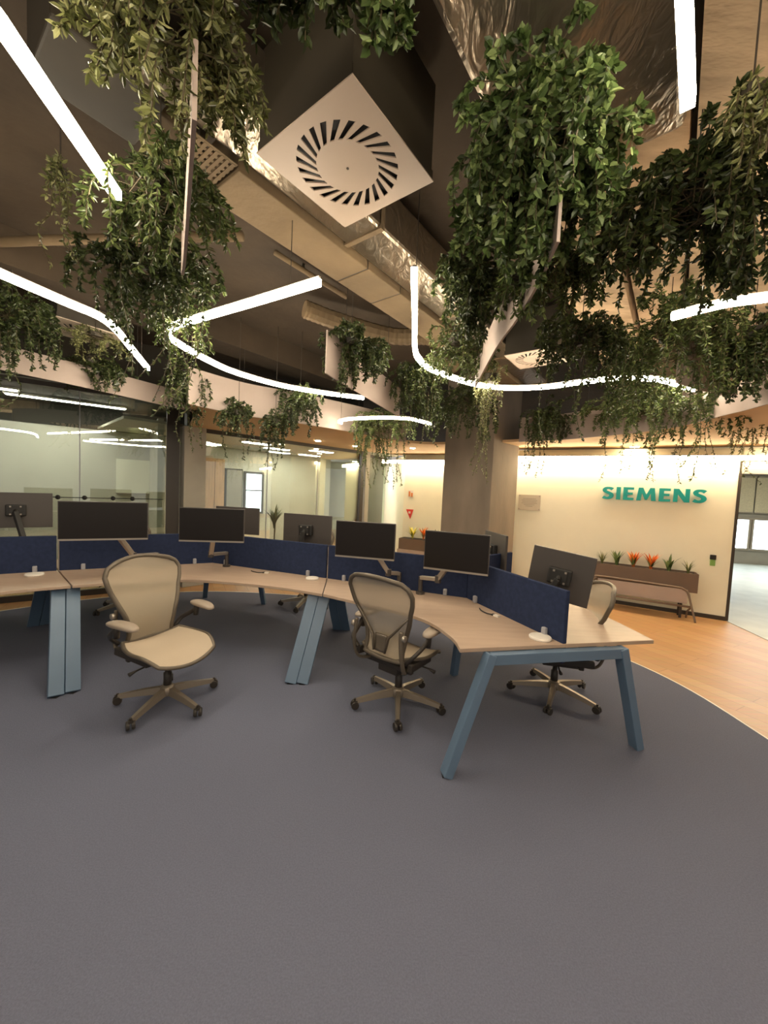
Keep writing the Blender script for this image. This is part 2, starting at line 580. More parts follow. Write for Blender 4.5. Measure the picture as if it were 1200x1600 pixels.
def ceil_box(t0, t1, s0, s1, z0, z1):
    return MB().box(ceil_pt((t0 + t1) / 2, (s0 + s1) / 2, (z0 + z1) / 2), (t1 - t0, s1 - s0, z1 - z0), CR)


d0 = thing('boxed_duct', 'plain tan boxed duct running diagonally beside the foil duct and near diffuser', 'duct', tuple(ceil_pt(1.0, -0.15, 3.2)))
for t0, t1 in ((0.02, 1.02), (1.03, 1.42), (1.43, 2.75), (2.76, 4.6)):
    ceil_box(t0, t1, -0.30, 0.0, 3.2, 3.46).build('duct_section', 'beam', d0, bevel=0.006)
for t0 in (1.02, 1.42, 2.75):
    ceil_box(t0 - 0.004, t0 + 0.014, -0.296, -0.004, 3.204, 3.456).build('seam', 'trim_dark', d0)
for t0 in (0.2, 2.2, 4.0):
    ceil_box(t0, t0 + 0.03, -0.17, -0.13, 3.46, 3.598).build('hanger', 'dark_box', d0)
tr_ = thing('cable_tray', 'pale perforated metal tray piece at the near end of the tan boxed duct', 'cable tray', tuple(ceil_pt(-0.1, -0.1, 3.22)))
tb = MB()
for k in range(8):
    tb.bar(ceil_pt(-0.20 + k * 0.028, -0.26, 3.215), ceil_pt(-0.20 + k * 0.028, 0.0, 3.215), 0.017, 0.004)
tb.build('cross_slats', 'beam', tr_)
tb = MB()
for k in range(8):
    tb.bar(ceil_pt(-0.22, -0.26 + k * 0.037, 3.217), ceil_pt(0.01, -0.26 + k * 0.037, 3.217), 0.020, 0.004)
tb.build('long_slats', 'beam', tr_)
ceil_box(-0.22, 0.01, -0.28, -0.27, 3.21, 3.26).build('side_flange', 'beam', tr_)
ceil_box(-0.12, -0.09, -0.15, -0.11, 3.22, 3.598).build('hanger', 'dark_box', tr_)
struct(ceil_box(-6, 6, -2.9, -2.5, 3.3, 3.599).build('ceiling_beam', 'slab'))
struct(ceil_box(1.15, 8, 0.98, 1.40, 3.34, 3.599).build('ceiling_beam', 'lit_concrete'))
struct(ceil_box(1.15, 8, 1.43, 1.77, 3.42, 3.599).build('ceiling_beam', 'lit_concrete'))
struct(ceil_box(-4, 8, 1.80, 2.35, 3.32, 3.599).build('ceiling_beam', 'lit_concrete'))
struct(ceil_box(-4, 8, 2.40, 3.05, 3.40, 3.599).build('ceiling_beam', 'lit_concrete'))
struct(ceil_box(-4, 8, 3.10, 3.50, 3.28, 3.599).build('ceiling_beam', 'lit_concrete'))
struct(ceil_box(-4, 8, 3.55, 6.0, 3.42, 3.599).build('ceiling_beam', 'lit_concrete'))

STEPS = [(0.02, 4.6, -0.30, 0.0, 3.2), (-6, 6, -2.9, -2.5, 3.3), (1.15, 8, 0.98, 1.40, 3.34), (1.15, 8, 1.43, 1.77, 3.42), (-4, 8, 1.80, 2.35, 3.32), (-4, 8, 2.40, 3.05, 3.40), (-4, 8, 3.10, 3.50, 3.28), (-4, 8, 3.55, 6.0, 3.42),
         (-0.45, 4.55, 0.0, 0.31, 3.232), (-2.55, 1.05, 1.08, 1.76, 3.26)]


def ceil_z(x, y):
    """underside of whatever hangs lowest above a plan point"""
    p = Vector((x, y, 0)) - C0
    t, s = p.dot(CU), p.dot(CN)
    z = 3.6
    for t0, t1, s0, s1, zb in STEPS:
        if t0 <= t <= t1 and s0 <= s <= s1:
            z = min(z, zb)
    return z - 0.001


d1 = thing('air_duct', 'foil-wrapped air duct running beside the concrete beam and the near diffuser', 'duct', tuple(ceil_pt(-0.6, 0.15, 3.25)))
for k in range(4):
    t0 = -0.45 + k * 1.25
    ceil_box(t0, t0 + 1.243, 0.012, 0.30, 3.24, 3.52).build('duct_section', 'foil', d1, bevel=0.02)
    ceil_box(t0 + 1.225, t0 + 1.26, 0.004, 0.308, 3.232, 3.53).build('flange', 'beam', d1)
ceil_box(-0.4, 4.3, 0.12, 0.19, 3.52, 3.598).build('hanger', 'dark_box', d1)

d2 = thing('air_duct', 'wide foil-wrapped air duct at the top, above the large bright plant', 'duct', tuple(ceil_pt(0, 1.5, 3.25)))
for k in range(3):
    t0 = -2.55 + k * 1.2
    ceil_box(t0, t0 + 1.19, 1.08, 1.76, 3.26, 3.56).build('duct_section', 'foil', d2, bevel=0.03)
ceil_box(-2.5, 1.0, 1.40, 1.55, 3.56, 3.598).build('hanger', 'dark_box', d2)

d3 = thing('fan_coil_unit', 'brown sheet metal fan coil box on the left ceiling', 'air unit', (-1.27, 1.80, 3.3))
MB().box((-1.30, 1.74, 3.45), (0.40, 0.36, 0.298), CR).build('casing', 'dark_box', d3, bevel=0.01)
MB().box((-1.16, 1.98, 3.43), (0.28, 0.24, 0.2), CR).build('outlet_spigot', 'beam', d3, bevel=0.01)
fl = thing('flexible_duct', 'ribbed flexible duct curving over the upright white panel', 'duct', (0.0, 4.3, 3.3))
fp = smooth_path([(-0.9, 4.0, 3.45), (-0.55, 4.2, 3.42), (0.0, 4.45, 3.40), (0.45, 4.4, 3.38), (0.78, 4.7, 3.33), (0.80, 5.1, 3.30), (0.8, 5.5, 3.5)], 14)
MB().tube(fp, [0.085 + 0.006 * (i % 2) for i in range(len(fp))], 10).build('hose', 'beam', fl)
pp = thing('ceiling_pipe', 'thin brown pipe crossing the dark left ceiling', 'pipe', (-2.6, 2.8, 3.3))
MB().tube([(-4.2, 3.2, 3.42), (-2.6, 3.0, 3.42), (-1.1, 2.85, 3.42)], 0.035, 8).build('pipe_run', 'beam', pp, smooth=True)
for x_ in (-3.6, -1.8):
    MB().bar((x_, 3.2 - (x_ + 4.2) * 0.12, 3.4), (x_, 3.2 - (x_ + 4.2) * 0.12, 3.6), 0.03, 0.03).build('hanger', 'dark_box', pp)
pp2 = thing('ceiling_pipe', 'long thin conduit crossing behind the V-shaped strip light', 'pipe', (-0.9, 3.6, 3.4))
MB().tube([ceil_pt(0.9, -0.9, 3.545), ceil_pt(1.75, -0.9, 3.545)], 0.022, 8).build('pipe_run', 'beam', pp2, smooth=True)
MB().tube([ceil_pt(1.2, -0.9, 3.545), ceil_pt(1.2, -0.9, 3.598)], 0.012, 6).build('hanger', 'dark_box', pp2)


# ------------------------------------------------------------------ swirl diffusers
def diffuser(label, cx, cy, z, side, rz, box_h):
    t = thing('swirl_diffuser', label, 'air diffuser', (cx, cy, z), 'square swirl air diffusers', world_built=False, rz=rz)
    h = side / 2
    N = 24
    r1, r2, sk = 0.50 * h, 0.81 * h, 0.30        # inner and outer slot radius, swirl
    hw1, hw2 = 0.058, 0.064                      # half slot width in radians
    th = 0.006

    def pol(r_, a):
        return (r_ * math.cos(a), r_ * math.sin(a))
    inner = []
    outer = []
    for k in range(N):
        a = 2 * math.pi * k / N
        inner.append((pol(r1, a - hw1 * 1.25), pol(r1, a + hw1 * 1.25)))
        outer.append((pol(r2, a + sk - hw2), pol(r2, a + sk + hw2)))
    # core disc
    MB().prism([p for pr in inner for p in pr], 0.0, th).build('core_disc', 'diffuser', t)
    # vanes between the slots
    for k in range(N):
        j = (k + 1) % N
        MB().prism([inner[k][1], outer[k][1], outer[j][0], inner[j][0]], 0.0, th).build('vane', 'diffuser', t)
    # face plate: square ring around the slot circle, built sector by sector
    loop = [p for pr in outer for p in pr]
    pl = MB()
    sq = []
    for p in loop:
        m_ = max(abs(p[0]), abs(p[1]))
        sq.append((p[0] / m_ * h, p[1] / m_ * h))
    n = len(loop)
    vs = [(p[0], p[1], 0.0) for p in loop] + [(p[0], p[1], 0.0) for p in sq] + [(p[0], p[1], th) for p in loop] + [(p[0], p[1], th) for p in sq]
    fs = []
    for i in range(n):
        j = (i + 1) % n
        fs += [(i, n + i, n + j, j), (2 * n + i, 2 * n + j, 3 * n + j, 3 * n + i), (n + i, 3 * n + i, 3 * n + j, n + j), (i, j, 2 * n + j, 2 * n + i)]
    pl.add(vs, fs)
    for cx_, cy_ in ((h, h), (-h, h), (-h, -h), (h, -h)):
        ax = [p for p in sq if abs(p[0] - cx_) < 1e-6 and p[1] * cy_ > 0]
        ay = [p for p in sq if abs(p[1] - cy_) < 1e-6 and p[0] * cx_ > 0]
        pa = max(ax, key=lambda p: abs(p[1]))
        pb = max(ay, key=lambda p: abs(p[0]))
        if (pa[0] - pb[0]) ** 2 + (pa[1] - pb[1]) ** 2 > 1e-8:
            pl.prism([pa, (cx_, cy_), pb], 0.0, th)
    pl.build('face_plate', 'diffuser', t)
    MB().prism([(-h * .97, -h * .97), (h * .97, -h * .97), (h * .97, h * .97), (-h * .97, h * .97)], th + 0.03, th + box_h).build('plenum_box', 'dark_box', t)
    sk_ = MB()
    for p0, p1 in (((-h, -h), (h, -h)), ((h, -h), (h, h)), ((h, h), (-h, h)), ((-h, h), (-h, -h))):
        sk_.bar((p0[0] * .98, p0[1] * .98, th + 0.02), (p1[0] * .98, p1[1] * .98, th + 0.02), 0.006, 0.04)
    sk_.build('collar', 'dark_box', t)
    MB().prism([pol(r2 * 1.05, 2 * math.pi * k / 32) for k in range(32)], th + 0.012, th + 0.02).build('dark_backing', 'black', t)  # black sheet that paints the dark inside of the slots
    MB().lathe([(0.006, -0.003), (0.006, 0.0)], 10).build('centre_screw', 'trim_dark', t)
    return t


VA = math.atan2(0.797, 0.604)
diffuser('large square swirl air diffuser nearest the camera', -0.235, 1.825, 3.1, 0.565, VA, 0.42)
diffuser('small-looking square swirl air diffuser above the concrete column, right', 1.52, 4.12, 3.1, 0.50, VA, 0.40)
diffuser('distant square swirl air diffuser under the left angled strip light', -3.12, 3.98, 3.1, 0.56, VA, 0.18)

# ------------------------------------------------------------------ soffit around the opening
near = [(-2.20, 4.30), (-1.80, 4.85), (-1.18, 5.27), (-0.45, 5.91), (0.32, 6.71), (1.0, 6.75), (2.07, 5.99), (2.64, 5.44), (3.17, 4.45), (3.16, 3.6), (3.12, 3.22), (2.9, 2.2)]
near_s = smooth_path(near, 6)
GB = Vector((-0.55, 8.6))
GA = Vector((-3.10, 6.00))
GL = Vector((-5.85, 4.08))
far = [(6.5, 2.2), (6.6, 4.45), (5.02, 5.53), (2.15, 7.14), (2.6, 8.0), (0.45, 9.0), (0.35, 9.2), (GB.x, GB.y), (GA.x + 0.05, GA.y - 0.03), (-2.6, 5.2)]
struct(MB().prism([(p.x, p.y) for p in near_s] + far, 2.50, 2.54).build('ceiling_soffit', 'soffit'))


def downlight(label, x, y, z, s=0.11):
    t = thing('downlight', label, 'light', (x, y, z), 'square downlights in the soffit')
    MB().box((x, y, z - 0.004), (s, s, 0.008)).build('rim', 'white', t)
    MB().box((x, y, z - 0.010), (s * 0.8, s * 0.8, 0.006)).build('lamp', 'lamp', t)


downlight('square downlight in the soffit before the doorway', 5.05, 5.05, 2.5)
downlight('square downlight in the soffit above the lettering', 3.80, 5.95, 2.5)
downlight('square downlight in the soffit left of the concrete column', 0.50, 7.5, 2.5)
downlight('square downlight in the soffit beside the glazing post', -0.62, 7.6, 2.5)
downlight('square downlight in the soffit over the glass partition', -1.25, 7.0, 2.5)


# ------------------------------------------------------------------ hanging ribbon panels and fascias
def ribbon(label, pts, z0, z1, th=0.012, cables=2, per=6, top=3.6):
    path = smooth_path(pts, per)
    mid = path[len(path) // 2]
    t = thing('ceiling_band', label, 'ceiling panel', (mid.x, mid.y, z0), 'pale hanging ceiling bands')
    MB().sheet(path, z0, z1, th).build('panel', 'band', t)
    for k in range(cables):
        i = int((k + 0.5) / cables * (len(path) - 1))
        MB().tube([(path[i].x, path[i].y, z1 - 0.05), (path[i].x, path[i].y, ceil_z(path[i].x, path[i].y))], 0.003, 6).build('cable', 'trim_dark', t)
    return t


ribbon('long pale curved band along the left, above the glazing', [(-3.62, 2.6), (-3.52, 3.14), (-3.36, 3.48), (-3.11, 3.88), (-2.72, 4.63), (-2.50, 5.05)], 2.55, 2.77)
ribbon('taller pale curved band in the middle left, below the V-shaped strip light', [(-2.20, 4.27), (-1.80, 4.82), (-1.18, 5.24), (-0.45, 5.88), (0.32, 6.68)], 2.50, 2.90)
ribbon('upright white panel standing free between plants left of the vertical strip light', [(-0.51, 3.08), (-0.24, 3.79), (0.13, 4.72)], 2.55, 2.885)
ribbon('long tapering white panel left of the large bright plant', [(0.60, 1.48), (0.615, 1.58), (0.64, 1.75), (0.67, 2.13), (0.68, 2.55), (0.76, 3.47)], 2.6, 2.84)
ribbon('thin white panel seen edge-on in the upper left', [(-0.545, 1.065), (-0.59, 1.145), (-0.89, 1.68), (-0.98, 1.83)], 2.6, 2.80, th=0.012)
ribbon('pale curved band on the right, in front of the lettered wall', [(2.03, 5.98), (2.60, 5.43), (3.13, 4.45), (3.12, 3.6), (3.08, 3.22), (2.86, 2.2)], 2.49, 2.86)
ribbon('pale curved panel near the right edge under the dotted light', [(2.25, 3.08), (2.65, 3.28), (2.98, 3.36)], 2.6, 3.05)


# ------------------------------------------------------------------ linear lights
def led(label, pts, z, w_=0.034, h_=0.038, per=8, straight=False, susp=None):
    path = [Vector((*p, 0)) for p in pts] if straight else smooth_path(pts, per)
    P = [Vector((p.x, p.y, z)) for p in path]
    mid = P[len(P) // 2]
    t = thing('linear_light', label, 'light', tuple(mid), 'linear strip lights under the ceiling')

    def sweep(zc, ww, hh, name, m):
        b = MB()
        n = len(P)
        vs = []
        for i in range(n):
            d = (P[min(i + 1, n - 1)] - P[max(i - 1, 0)]).normalized()
            s = Vector((-d.y, d.x, 0)) * ww / 2
            for sg, zz in ((-1, -hh / 2), (1, -hh / 2), (1, hh / 2), (-1, hh / 2)):
                vs.append(P[i] + s * sg + Vector((0, 0, zc + zz)))
        fs = [(3, 2, 1, 0), tuple((n - 1) * 4 + k for k in range(4))]
        for i in range(n - 1):
            for k in range(4):
                fs.append((i * 4 + k, i * 4 + (k + 1) % 4, i * 4 + 4 + (k + 1) % 4, i * 4 + 4 + k))
        b.add(vs, fs)
        return b.build(name, m, t)
    sweep(0, w_, h_, 'diffuser', 'led')
    sweep(h_ / 2 + 0.006, w_ * 0.5, 0.012, 'housing', 'led_case')
    for f in (susp or (0.06, 0.94)):
        i = int(f * (len(P) - 1))
        MB().tube([P[i] + Vector((0, 0, 0.03)), Vector((P[i].x, P[i].y, ceil_z(P[i].x, P[i].y)))], 0.0025, 5).build('cable', 'trim_dark', t)
    return t


led('long straight strip light running off the upper left corner', [(-0.86, -1.5), (-1.04, 1.05), (-1.145, 1.63)], 2.8, straight=True)
led('strip light with a soft bend at the left edge', [(-2.75, 0.9), (-2.32, 2.12), (-2.28, 2.29), (-2.17, 2.62), (-2.10, 2.82), (-2.14, 3.05), (-2.30, 3.48), (-2.51, 4.05)], 2.8)
led('V-shaped strip light bent back on itself left of the centre', [(-0.42, 2.22), (-0.86, 2.48), (-1.31, 2.74), (-1.62, 2.93), (-1.77, 3.10), (-1.78, 3.34), (-1.72, 3.70), (-1.60, 4.05), (-1.25, 4.48), (-0.80, 4.74), (-0.32, 4.91)], 2.8)
led('strip light running away then curving right to the concrete column', [(0.10, 2.07), (0.145, 2.60), (0.19, 3.16), (0.25, 3.41), (0.40, 3.68), (0.87, 4.07), (1.24, 4.17), (1.61, 4.07), (1.88, 3.85), (2.15, 3.68), (2.5, 3.66), (2.88, 3.84), (3.05, 3.93)], 2.8)
led('bright thick strip light at the top right edge', [(0.30, -1.6), (0.63, 0.94), (0.82, 1.17)][0:1] + [(0.58, 0.88), (0.82, 1.17)], 2.8, straight=True)
led('dotted-looking strip light half hidden by plants at the right', [(2.6, 1.6), (2.17, 2.09), (2.05, 2.17), (1.88, 2.26), (1.72, 2.44)], 2.8)
led('distant hooked strip light hanging above the back glazing', [(-0.66, 5.52), (-0.68, 5.40), (-0.53, 5.20), (-0.26, 5.06), (0.04, 4.97), (0.30, 5.00), (0.58, 5.28)], 2.58, w_=0.028, h_=0.03)
led('added unseen strip light behind the camera, left', [(-3.0, -2.4), (-1.2, -1.9), (-0.2, -3.2)], 2.8)  # added out of view to even the light on the carpet
led('added unseen strip light behind the camera, right', [(0.6, -2.4), (1.9, -1.4), (2.4, 0.2)], 2.8)  # second added lamp, likewise there to light the carpet

# ------------------------------------------------------------------ glass partition and rooms behind


def glazing(A, B, z1, panels, label, i0=0.0, i1=0.0, name='glass_partition', seam=0.012, gap=0.01):
    d = (B - A)
    L = d.length
    d.normalize()
    I0, I1 = i0, L - i1
    t = thing(name, label, 'glass wall', (A.x, A.y, 0), 'glass partitions')
    RM = Matrix(((d.x, -d.y, 0), (d.y, d.x, 0), (0, 0, 1)))

    def pt(s, z, off=0.0):
        return Vector((A.x + d.x * s - d.y * off, A.y + d.y * s + d.x * off, z))
    MB().box(pt((I0 + I1) / 2, 0.04), (I1 - I0, 0.05, 0.08), RM).build('bottom_rail', 'trim_dark', t)
    MB().box(pt((I0 + I1) / 2, z1 - 0.03), (I1 - I0, 0.05, 0.06), RM).build('top_rail', 'trim_dark', t)
    for k in range(panels):
        s0, s1 = I0 + (I1 - I0) * k / panels, I0 + (I1 - I0) * (k + 1) / panels
        MB().box(pt((s0 + s1) / 2, (0.08 + z1 - 0.06) / 2), (s1 - s0 - gap, 0.012, z1 - 0.14), RM).build('pane', 'glass', t)
        if k:
            MB().box(pt(s0, (0.08 + z1 - 0.06) / 2), (seam, 0.014, z1 - 0.14), RM).build('seam', 'clip', t)
    return t, pt, RM, L


g1, gp1, gr1, gl1 = glazing(GL, GA, 2.86, 3, 'tall clear glass partition on the left behind the desks', 0.0, 0.285)
g2, gp2, gr2, gl2 = glazing(GA, GB, 2.50, 3, 'clear glass partition in the middle mirroring the lettered wall', 0.26, 0.06)
g3, gp3, gr3, gl3 = glazing(GB, Vector((0.0, 9.75)), 2.46, 1, 'narrow glazed front right of the dark glazing post', 0.22, 0.0)
post = thing('glazing_post', 'slim dark post where two glass partitions meet', 'post', (GB.x, GB.y, 0))
MB().box((GB.x, GB.y, 1.25), (0.09, 0.09, 2.5), gr2).build('shaft', 'trim_dark', post)
MB().box((GB.x + 0.10, GB.y + 0.12, 1.25), (0.12, 0.12, 2.5), gr2).build('jamb', 'grey_pillar', post)
post = thing('glazing_post', 'wide dark post beside the grey pillar in the glass partition', 'post', (GA.x, GA.y, 0))
MB().box(gp1(gl1 - 0.19, 1.43, 0.02), (0.17, 0.10, 2.86), gr1).build('shaft', 'trim_dark', post)
struct(MB().box(gp2(0.09, 1.25, 0.05), (0.32, 0.3, 2.49), gr2).build('wall_pillar', 'grey_pillar'))
# bulkhead above the glass
struct(MB().box(gp1(gl1 / 2, 3.24, 0.05), (gl1, 0.12, 0.72), gr1).build('wall_bulkhead', 'dark_box'))
struct(MB().box(gp2(gl2 / 2, 3.05, 0.07), (gl2, 0.12, 1.06), gr2).build('wall_bulkhead_middle', 'dark_box'))

# left room
struct(MB().box(gp1(gl1 / 2 - 0.4, 1.25, 2.0), (gl1 + 1.6, 0.1, 2.5), gr1).build('wall_office_left', 'office_wall'))
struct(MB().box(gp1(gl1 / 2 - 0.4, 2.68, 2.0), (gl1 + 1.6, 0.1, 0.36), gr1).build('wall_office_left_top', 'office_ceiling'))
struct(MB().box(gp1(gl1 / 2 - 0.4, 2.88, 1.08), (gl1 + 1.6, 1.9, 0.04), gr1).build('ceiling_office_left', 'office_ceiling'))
struct(MB().box(gp1(gl1 - 0.34, 1.30, 1.05), (0.08, 1.75, 2.6), gr1).build('wall_office_divider', 'office_wall'))
wb = thing('wall_screen', 'pale whiteboard on the back wall of the left glass room', 'whiteboard', tuple(gp1(2.75, 1.2, 1.93)))
MB().box(gp1(2.75, 1.70, 1.93), (0.6, 0.02, 0.62), gr1).build('board', 'cream_wall', wb)
MB().box(gp1(2.75, 1.38, 1.91), (0.6, 0.05, 0.02), gr1).build('pen_tray', 'lintel', wb)
lm = thing('ceiling_panel_light', 'slim light bar added to brighten the left glass room', 'light', tuple(gp1(gl1 * 0.55, 2.84, 1.2)))  # added lamp, lifts the brightness behind the left glass
MB().box(gp1(gl1 * 0.55, 2.835, 1.2), (1.5, 0.12, 0.03), gr1).build('frame', 'white', lm)
MB().box(gp1(gl1 * 0.55, 2.815, 1.2), (1.46, 0.09, 0.012), gr1).build('diffuser', 'office_lamp', lm)
lm = thing('ceiling_panel_light', 'second light bar added to brighten the left glass room', 'light', tuple(gp1(gl1 * 0.25, 2.84, 0.7)))  # another added lamp for the same room
MB().box(gp1(gl1 * 0.2, 2.835, 0.8), (1.3, 0.12, 0.03), gr1).build('frame', 'white', lm)
MB().box(gp1(gl1 * 0.2, 2.815, 0.8), (1.26, 0.09, 0.012), gr1).build('diffuser', 'office_lamp', lm)
# black rail with round knobs along the left glass
rail = thing('glass_rail', 'thin black rod with round knobs fixed along the left glass partition', 'rail', tuple(gp1(1.2, 1.36, -0.03)))
MB().tube([gp1(1.2, 1.365, -0.035), gp1(gl1 - 0.32, 1.365, -0.035)], 0.006, 6).build('rod', 'black', rail)
for k, s in enumerate((1.28, 1.41, 1.61, 1.82, 2.10, 2.42, 2.65)):
    MB().lathe([(0.012, -0.02), (0.028, -0.012), (0.032, 0.0), (0.028, 0.012), (0.012, 0.02)], 12, gp1(s, 1.365, -0.035), Matrix.Rotation(R(90), 3, 'X')).build('knob', 'black', rail, smooth=True)

# middle room
struct(MB().box(gp2(gl2 / 2 + 0.3, 1.25, 3.0), (gl2 + 2.2, 0.1, 2.5), gr2).build('wall_office_middle', 'office_wall'))
struct(MB().box(gp2(gl2 / 2 + 0.3, 2.53, 1.62), (gl2 + 2.2, 2.9, 0.04), gr2).build('ceiling_office_middle', 'office_wall'))
dw = thing('cabinet', 'tall warm wooden cabinet seen through the middle glass partition', 'cabinet', tuple(gp2(1.3, 0, 2.6)))
MB().box(gp2(1.38, 1.1, 2.66), (0.46, 0.5, 2.2), gr2).build('body', 'door_wood', dw)
MB().box(gp2(1.27, 1.1, 2.40), (0.215, 0.02, 2.12), gr2).build('door', 'door_wood', dw)
MB().box(gp2(1.495, 1.1, 2.40), (0.215, 0.02, 2.12), gr2).build('door', 'door_wood', dw)
dk = thing('cabinet', 'dark cupboard beside the wooden cabinet behind glass', 'cabinet', tuple(gp2(1.8, 0, 2.6)))
MB().box(gp2(1.84, 1.0, 2.66), (0.40, 0.5, 2.0), gr2).build('body', 'trim_dark', dk)
MB().box(gp2(1.84, 1.0, 2.40), (0.36, 0.02, 1.94), gr2).build('door', 'grey_pillar', dk)
wn = struct(bpy.data.objects.new('window_5', None))
col.objects.link(wn)
wn.location = gp2(2.4, 0.9, 2.93)
wn['_w'] = list(wn.location)
MB().box(gp2(2.58, 1.42, 2.93), (0.44, 0.02, 1.0), gr2).build('pane', 'daylight', wn)
fr = MB()
for a, b, sx, sz in ((0, 0.93, 0.52, 0.05), (0, 1.95, 0.52, 0.05), (-0.24, 1.44, 0.05, 1.02), (0.24, 1.44, 0.05, 1.02), (0, 1.5, 0.44, 0.03)):
    fr.box(gp2(2.58 + a, b, 2.91), (sx, 0.05, sz), gr2)
fr.build('window_frame', 'trim_dark', wn)
for k, (s, o_) in enumerate(((1.6, 0.9), (2.4, 1.5), (3.2, 0.9), (3.7, 2.1), (2.9, 2.3))):
    lm = thing('ceiling_panel_light', ['pale ceiling panel light behind glass above the dark cupboard', 'pale ceiling panel light behind glass above the bright window',
                                       'pale ceiling panel light behind glass near the slim post', 'pale ceiling panel light deepest in the middle glass room',
                                       'pale ceiling panel light at the back of the middle glass room'][k], 'light', tuple(gp2(s, 2.5, o_)), 'panel lights in the middle glass room')
    MB().box(gp2(s, 2.495, o_), (0.62, 0.22, 0.03), gr2).build('frame', 'white', lm)
    MB().box(gp2(s, 2.476, o_), (0.56, 0.17, 0.01), gr2).build('diffuser', 'office_lamp', lm)
# room behind the narrow front
struct(MB().box((-1.1, 12.4, 1.25), (2.6, 0.1, 2.5)).build('wall_office_far', 'office_wall'))
ws = thing('wall_screen', 'blue-grey screen on the far wall behind the narrow glazed front', 'screen', (-0.35, 12.3, 1.2))
MB().box((-0.42, 12.32, 1.55), (0.95, 0.04, 0.72)).build('frame', 'black', ws)
MB().box((-0.42, 12.295, 1.55), (0.90, 0.012, 0.67)).build('display', emit('display_blue', (0.22, 0.33, 0.42), 0.9), ws)
lm = thing('ceiling_panel_light', 'pale light bar behind the narrow glazed front', 'light', (-0.5, 10.8, 2.45))
MB().box((-0.5, 10.8, 2.44), (0.9, 0.2, 0.03)).build('frame', 'white', lm)
MB().box((-0.5, 10.8, 2.42), (0.85, 0.16, 0.012)).build('diffuser', 'office_lamp', lm)


# ------------------------------------------------------------------ wall lettering, plaque, reader, signs
S_MID = [(0.60, 0.80), (0.50, 0.87), (0.36, 0.90), (0.22, 0.87), (0.135, 0.77), (0.16, 0.65), (0.27, 0.57), (0.40, 0.50), (0.51, 0.42), (0.55, 0.30), (0.49, 0.17), (0.35, 0.10), (0.20, 0.105), (0.05, 0.18)]
GLYPH = {
    'I': (0.25, [[(0, 0), (0.25, 0), (0.25, 1), (0, 1)]]),
    'E': (0.60, [[(0, 0), (0.60, 0), (0.60, 0.19), (0.25, 0.19), (0.25, 0.42), (0.54, 0.42), (0.54, 0.60), (0.25, 0.60), (0.25, 0.81), (0.59, 0.81), (0.59, 1), (0, 1)]]),
    'M': (1.06, [[(0, 0), (0.10, 1), (0.34, 1), (0.53, 0.45), (0.72, 1), (0.96, 1), (1.06, 0), (0.81, 0), (0.765, 0.58), (0.585, 0.06), (0.475, 0.06), (0.295, 0.58), (0.25, 0)]]),
    'N': (0.82, [[(0, 0), (0, 1), (0.26, 1), (0.60, 0.40), (0.60, 1), (0.82, 1), (0.82, 0), (0.56, 0), (0.22, 0.60), (0.22, 0)]]),
}
sp = smooth_path(S_MID, 4)
squads = []
sL, sR = [], []
for i in range(len(sp)):
    d = (sp[min(i + 1, len(sp) - 1)] - sp[max(i - 1, 0)]).normalized()
    nv_ = Vector((-d.y, d.x, 0))
    hw = 0.092 + 0.035 * abs(d.y)
    sL.append(sp[i] + nv_ * hw)
    sR.append(sp[i] - nv_ * hw)
GLYPH['S'] = (0.67, [[(p.x, p.y) for p in sL] + [(p.x, p.y) for p in sR[::-1]]])

sign = thing('wall_lettering', 'teal raised capital lettering on the cream wall', 'sign', tuple(on_wall(0.41, 1.675, 0.0)))
S0, S1, ZB, ZT = -0.25, 1.07, 1.675, 1.875
word = 'SIEMENS'
gapw = 0.034
kx = (S1 - S0 - gapw * 6) / sum(GLYPH[c][0] for c in word)
sx = S0
for ch in word:
    wd, polys = GLYPH[ch]
    b = MB()
    for pl_ in polys:
        n = len(pl_)
        fr_ = [on_wall(sx + p[0] * kx, ZB + p[1] * (ZT - ZB), 0.045) for p in pl_]
        bk_ = [on_wall(sx + p[0] * kx, ZB + p[1] * (ZT - ZB), 0.018) for p in pl_]
        b.add(fr_ + bk_, [tuple(range(n)), tuple(range(2 * n - 1, n - 1, -1))] + [(i, n + i, n + (i + 1) % n, (i + 1) % n) for i in range(n)])
    o = b.build('letter', 'teal', sign)
    MB().box(on_wall(sx + wd * kx * (0.12 if ch in 'EIN' else 0.5), ZB + 0.1, 0.009), (0.02, 0.018, 0.02), WR).build('stand_off', 'silver', o)
    sx += wd * kx + gapw

pq = thing('wall_plaque', 'small grey plaque with fine print on the cream wall by the column', 'plaque', tuple(on_wall(-1.36, 1.42, 0)))
MB().box(on_wall(-1.36, 1.555, 0.018), (0.37, 0.008, 0.27), WR).build('plate', 'plaque', pq)
for a in (-0.165, 0.165):
    for b in (-0.115, 0.115):
        MB().lathe([(0.012, 0), (0.012, 0.03)], 10, on_wall(-1.36 + a, 1.555 + b, 0.0), WR @ Matrix.Rotation(R(90), 3, 'X')).build('stand_off', 'silver', pq)
for i in range(6):
    ln = (0.22, 0.26, 0.24, 0.26, 0.18, 0.12)[i]
    MB().box(on_wall(-1.36, 1.62 - i * 0.026, 0.0225), (ln, 0.001, 0.008), WR).build('print_line', 'print', pq)

rd = thing('card_reader', 'small black and green access reader on the wall by the doorway', 'card reader', tuple(on_wall(1.21, 0.8, 0)))
MB().box(on_wall(1.21, 0.90, 0.012), (0.07, 0.024, 0.07), WR).build('housing', 'black', rd, bevel=0.006)
MB().box(on_wall(1.21, 0.82, 0.010), (0.06, 0.02, 0.09), WR).build('front_plate', 'reader_green', rd, bevel=0.006)

bdir = Vector((2.15, -1.0, 0)).normalized()
BR = Matrix(((bdir.x, -bdir.y, 0), (bdir.y, bdir.x, 0), (0, 0, 1)))


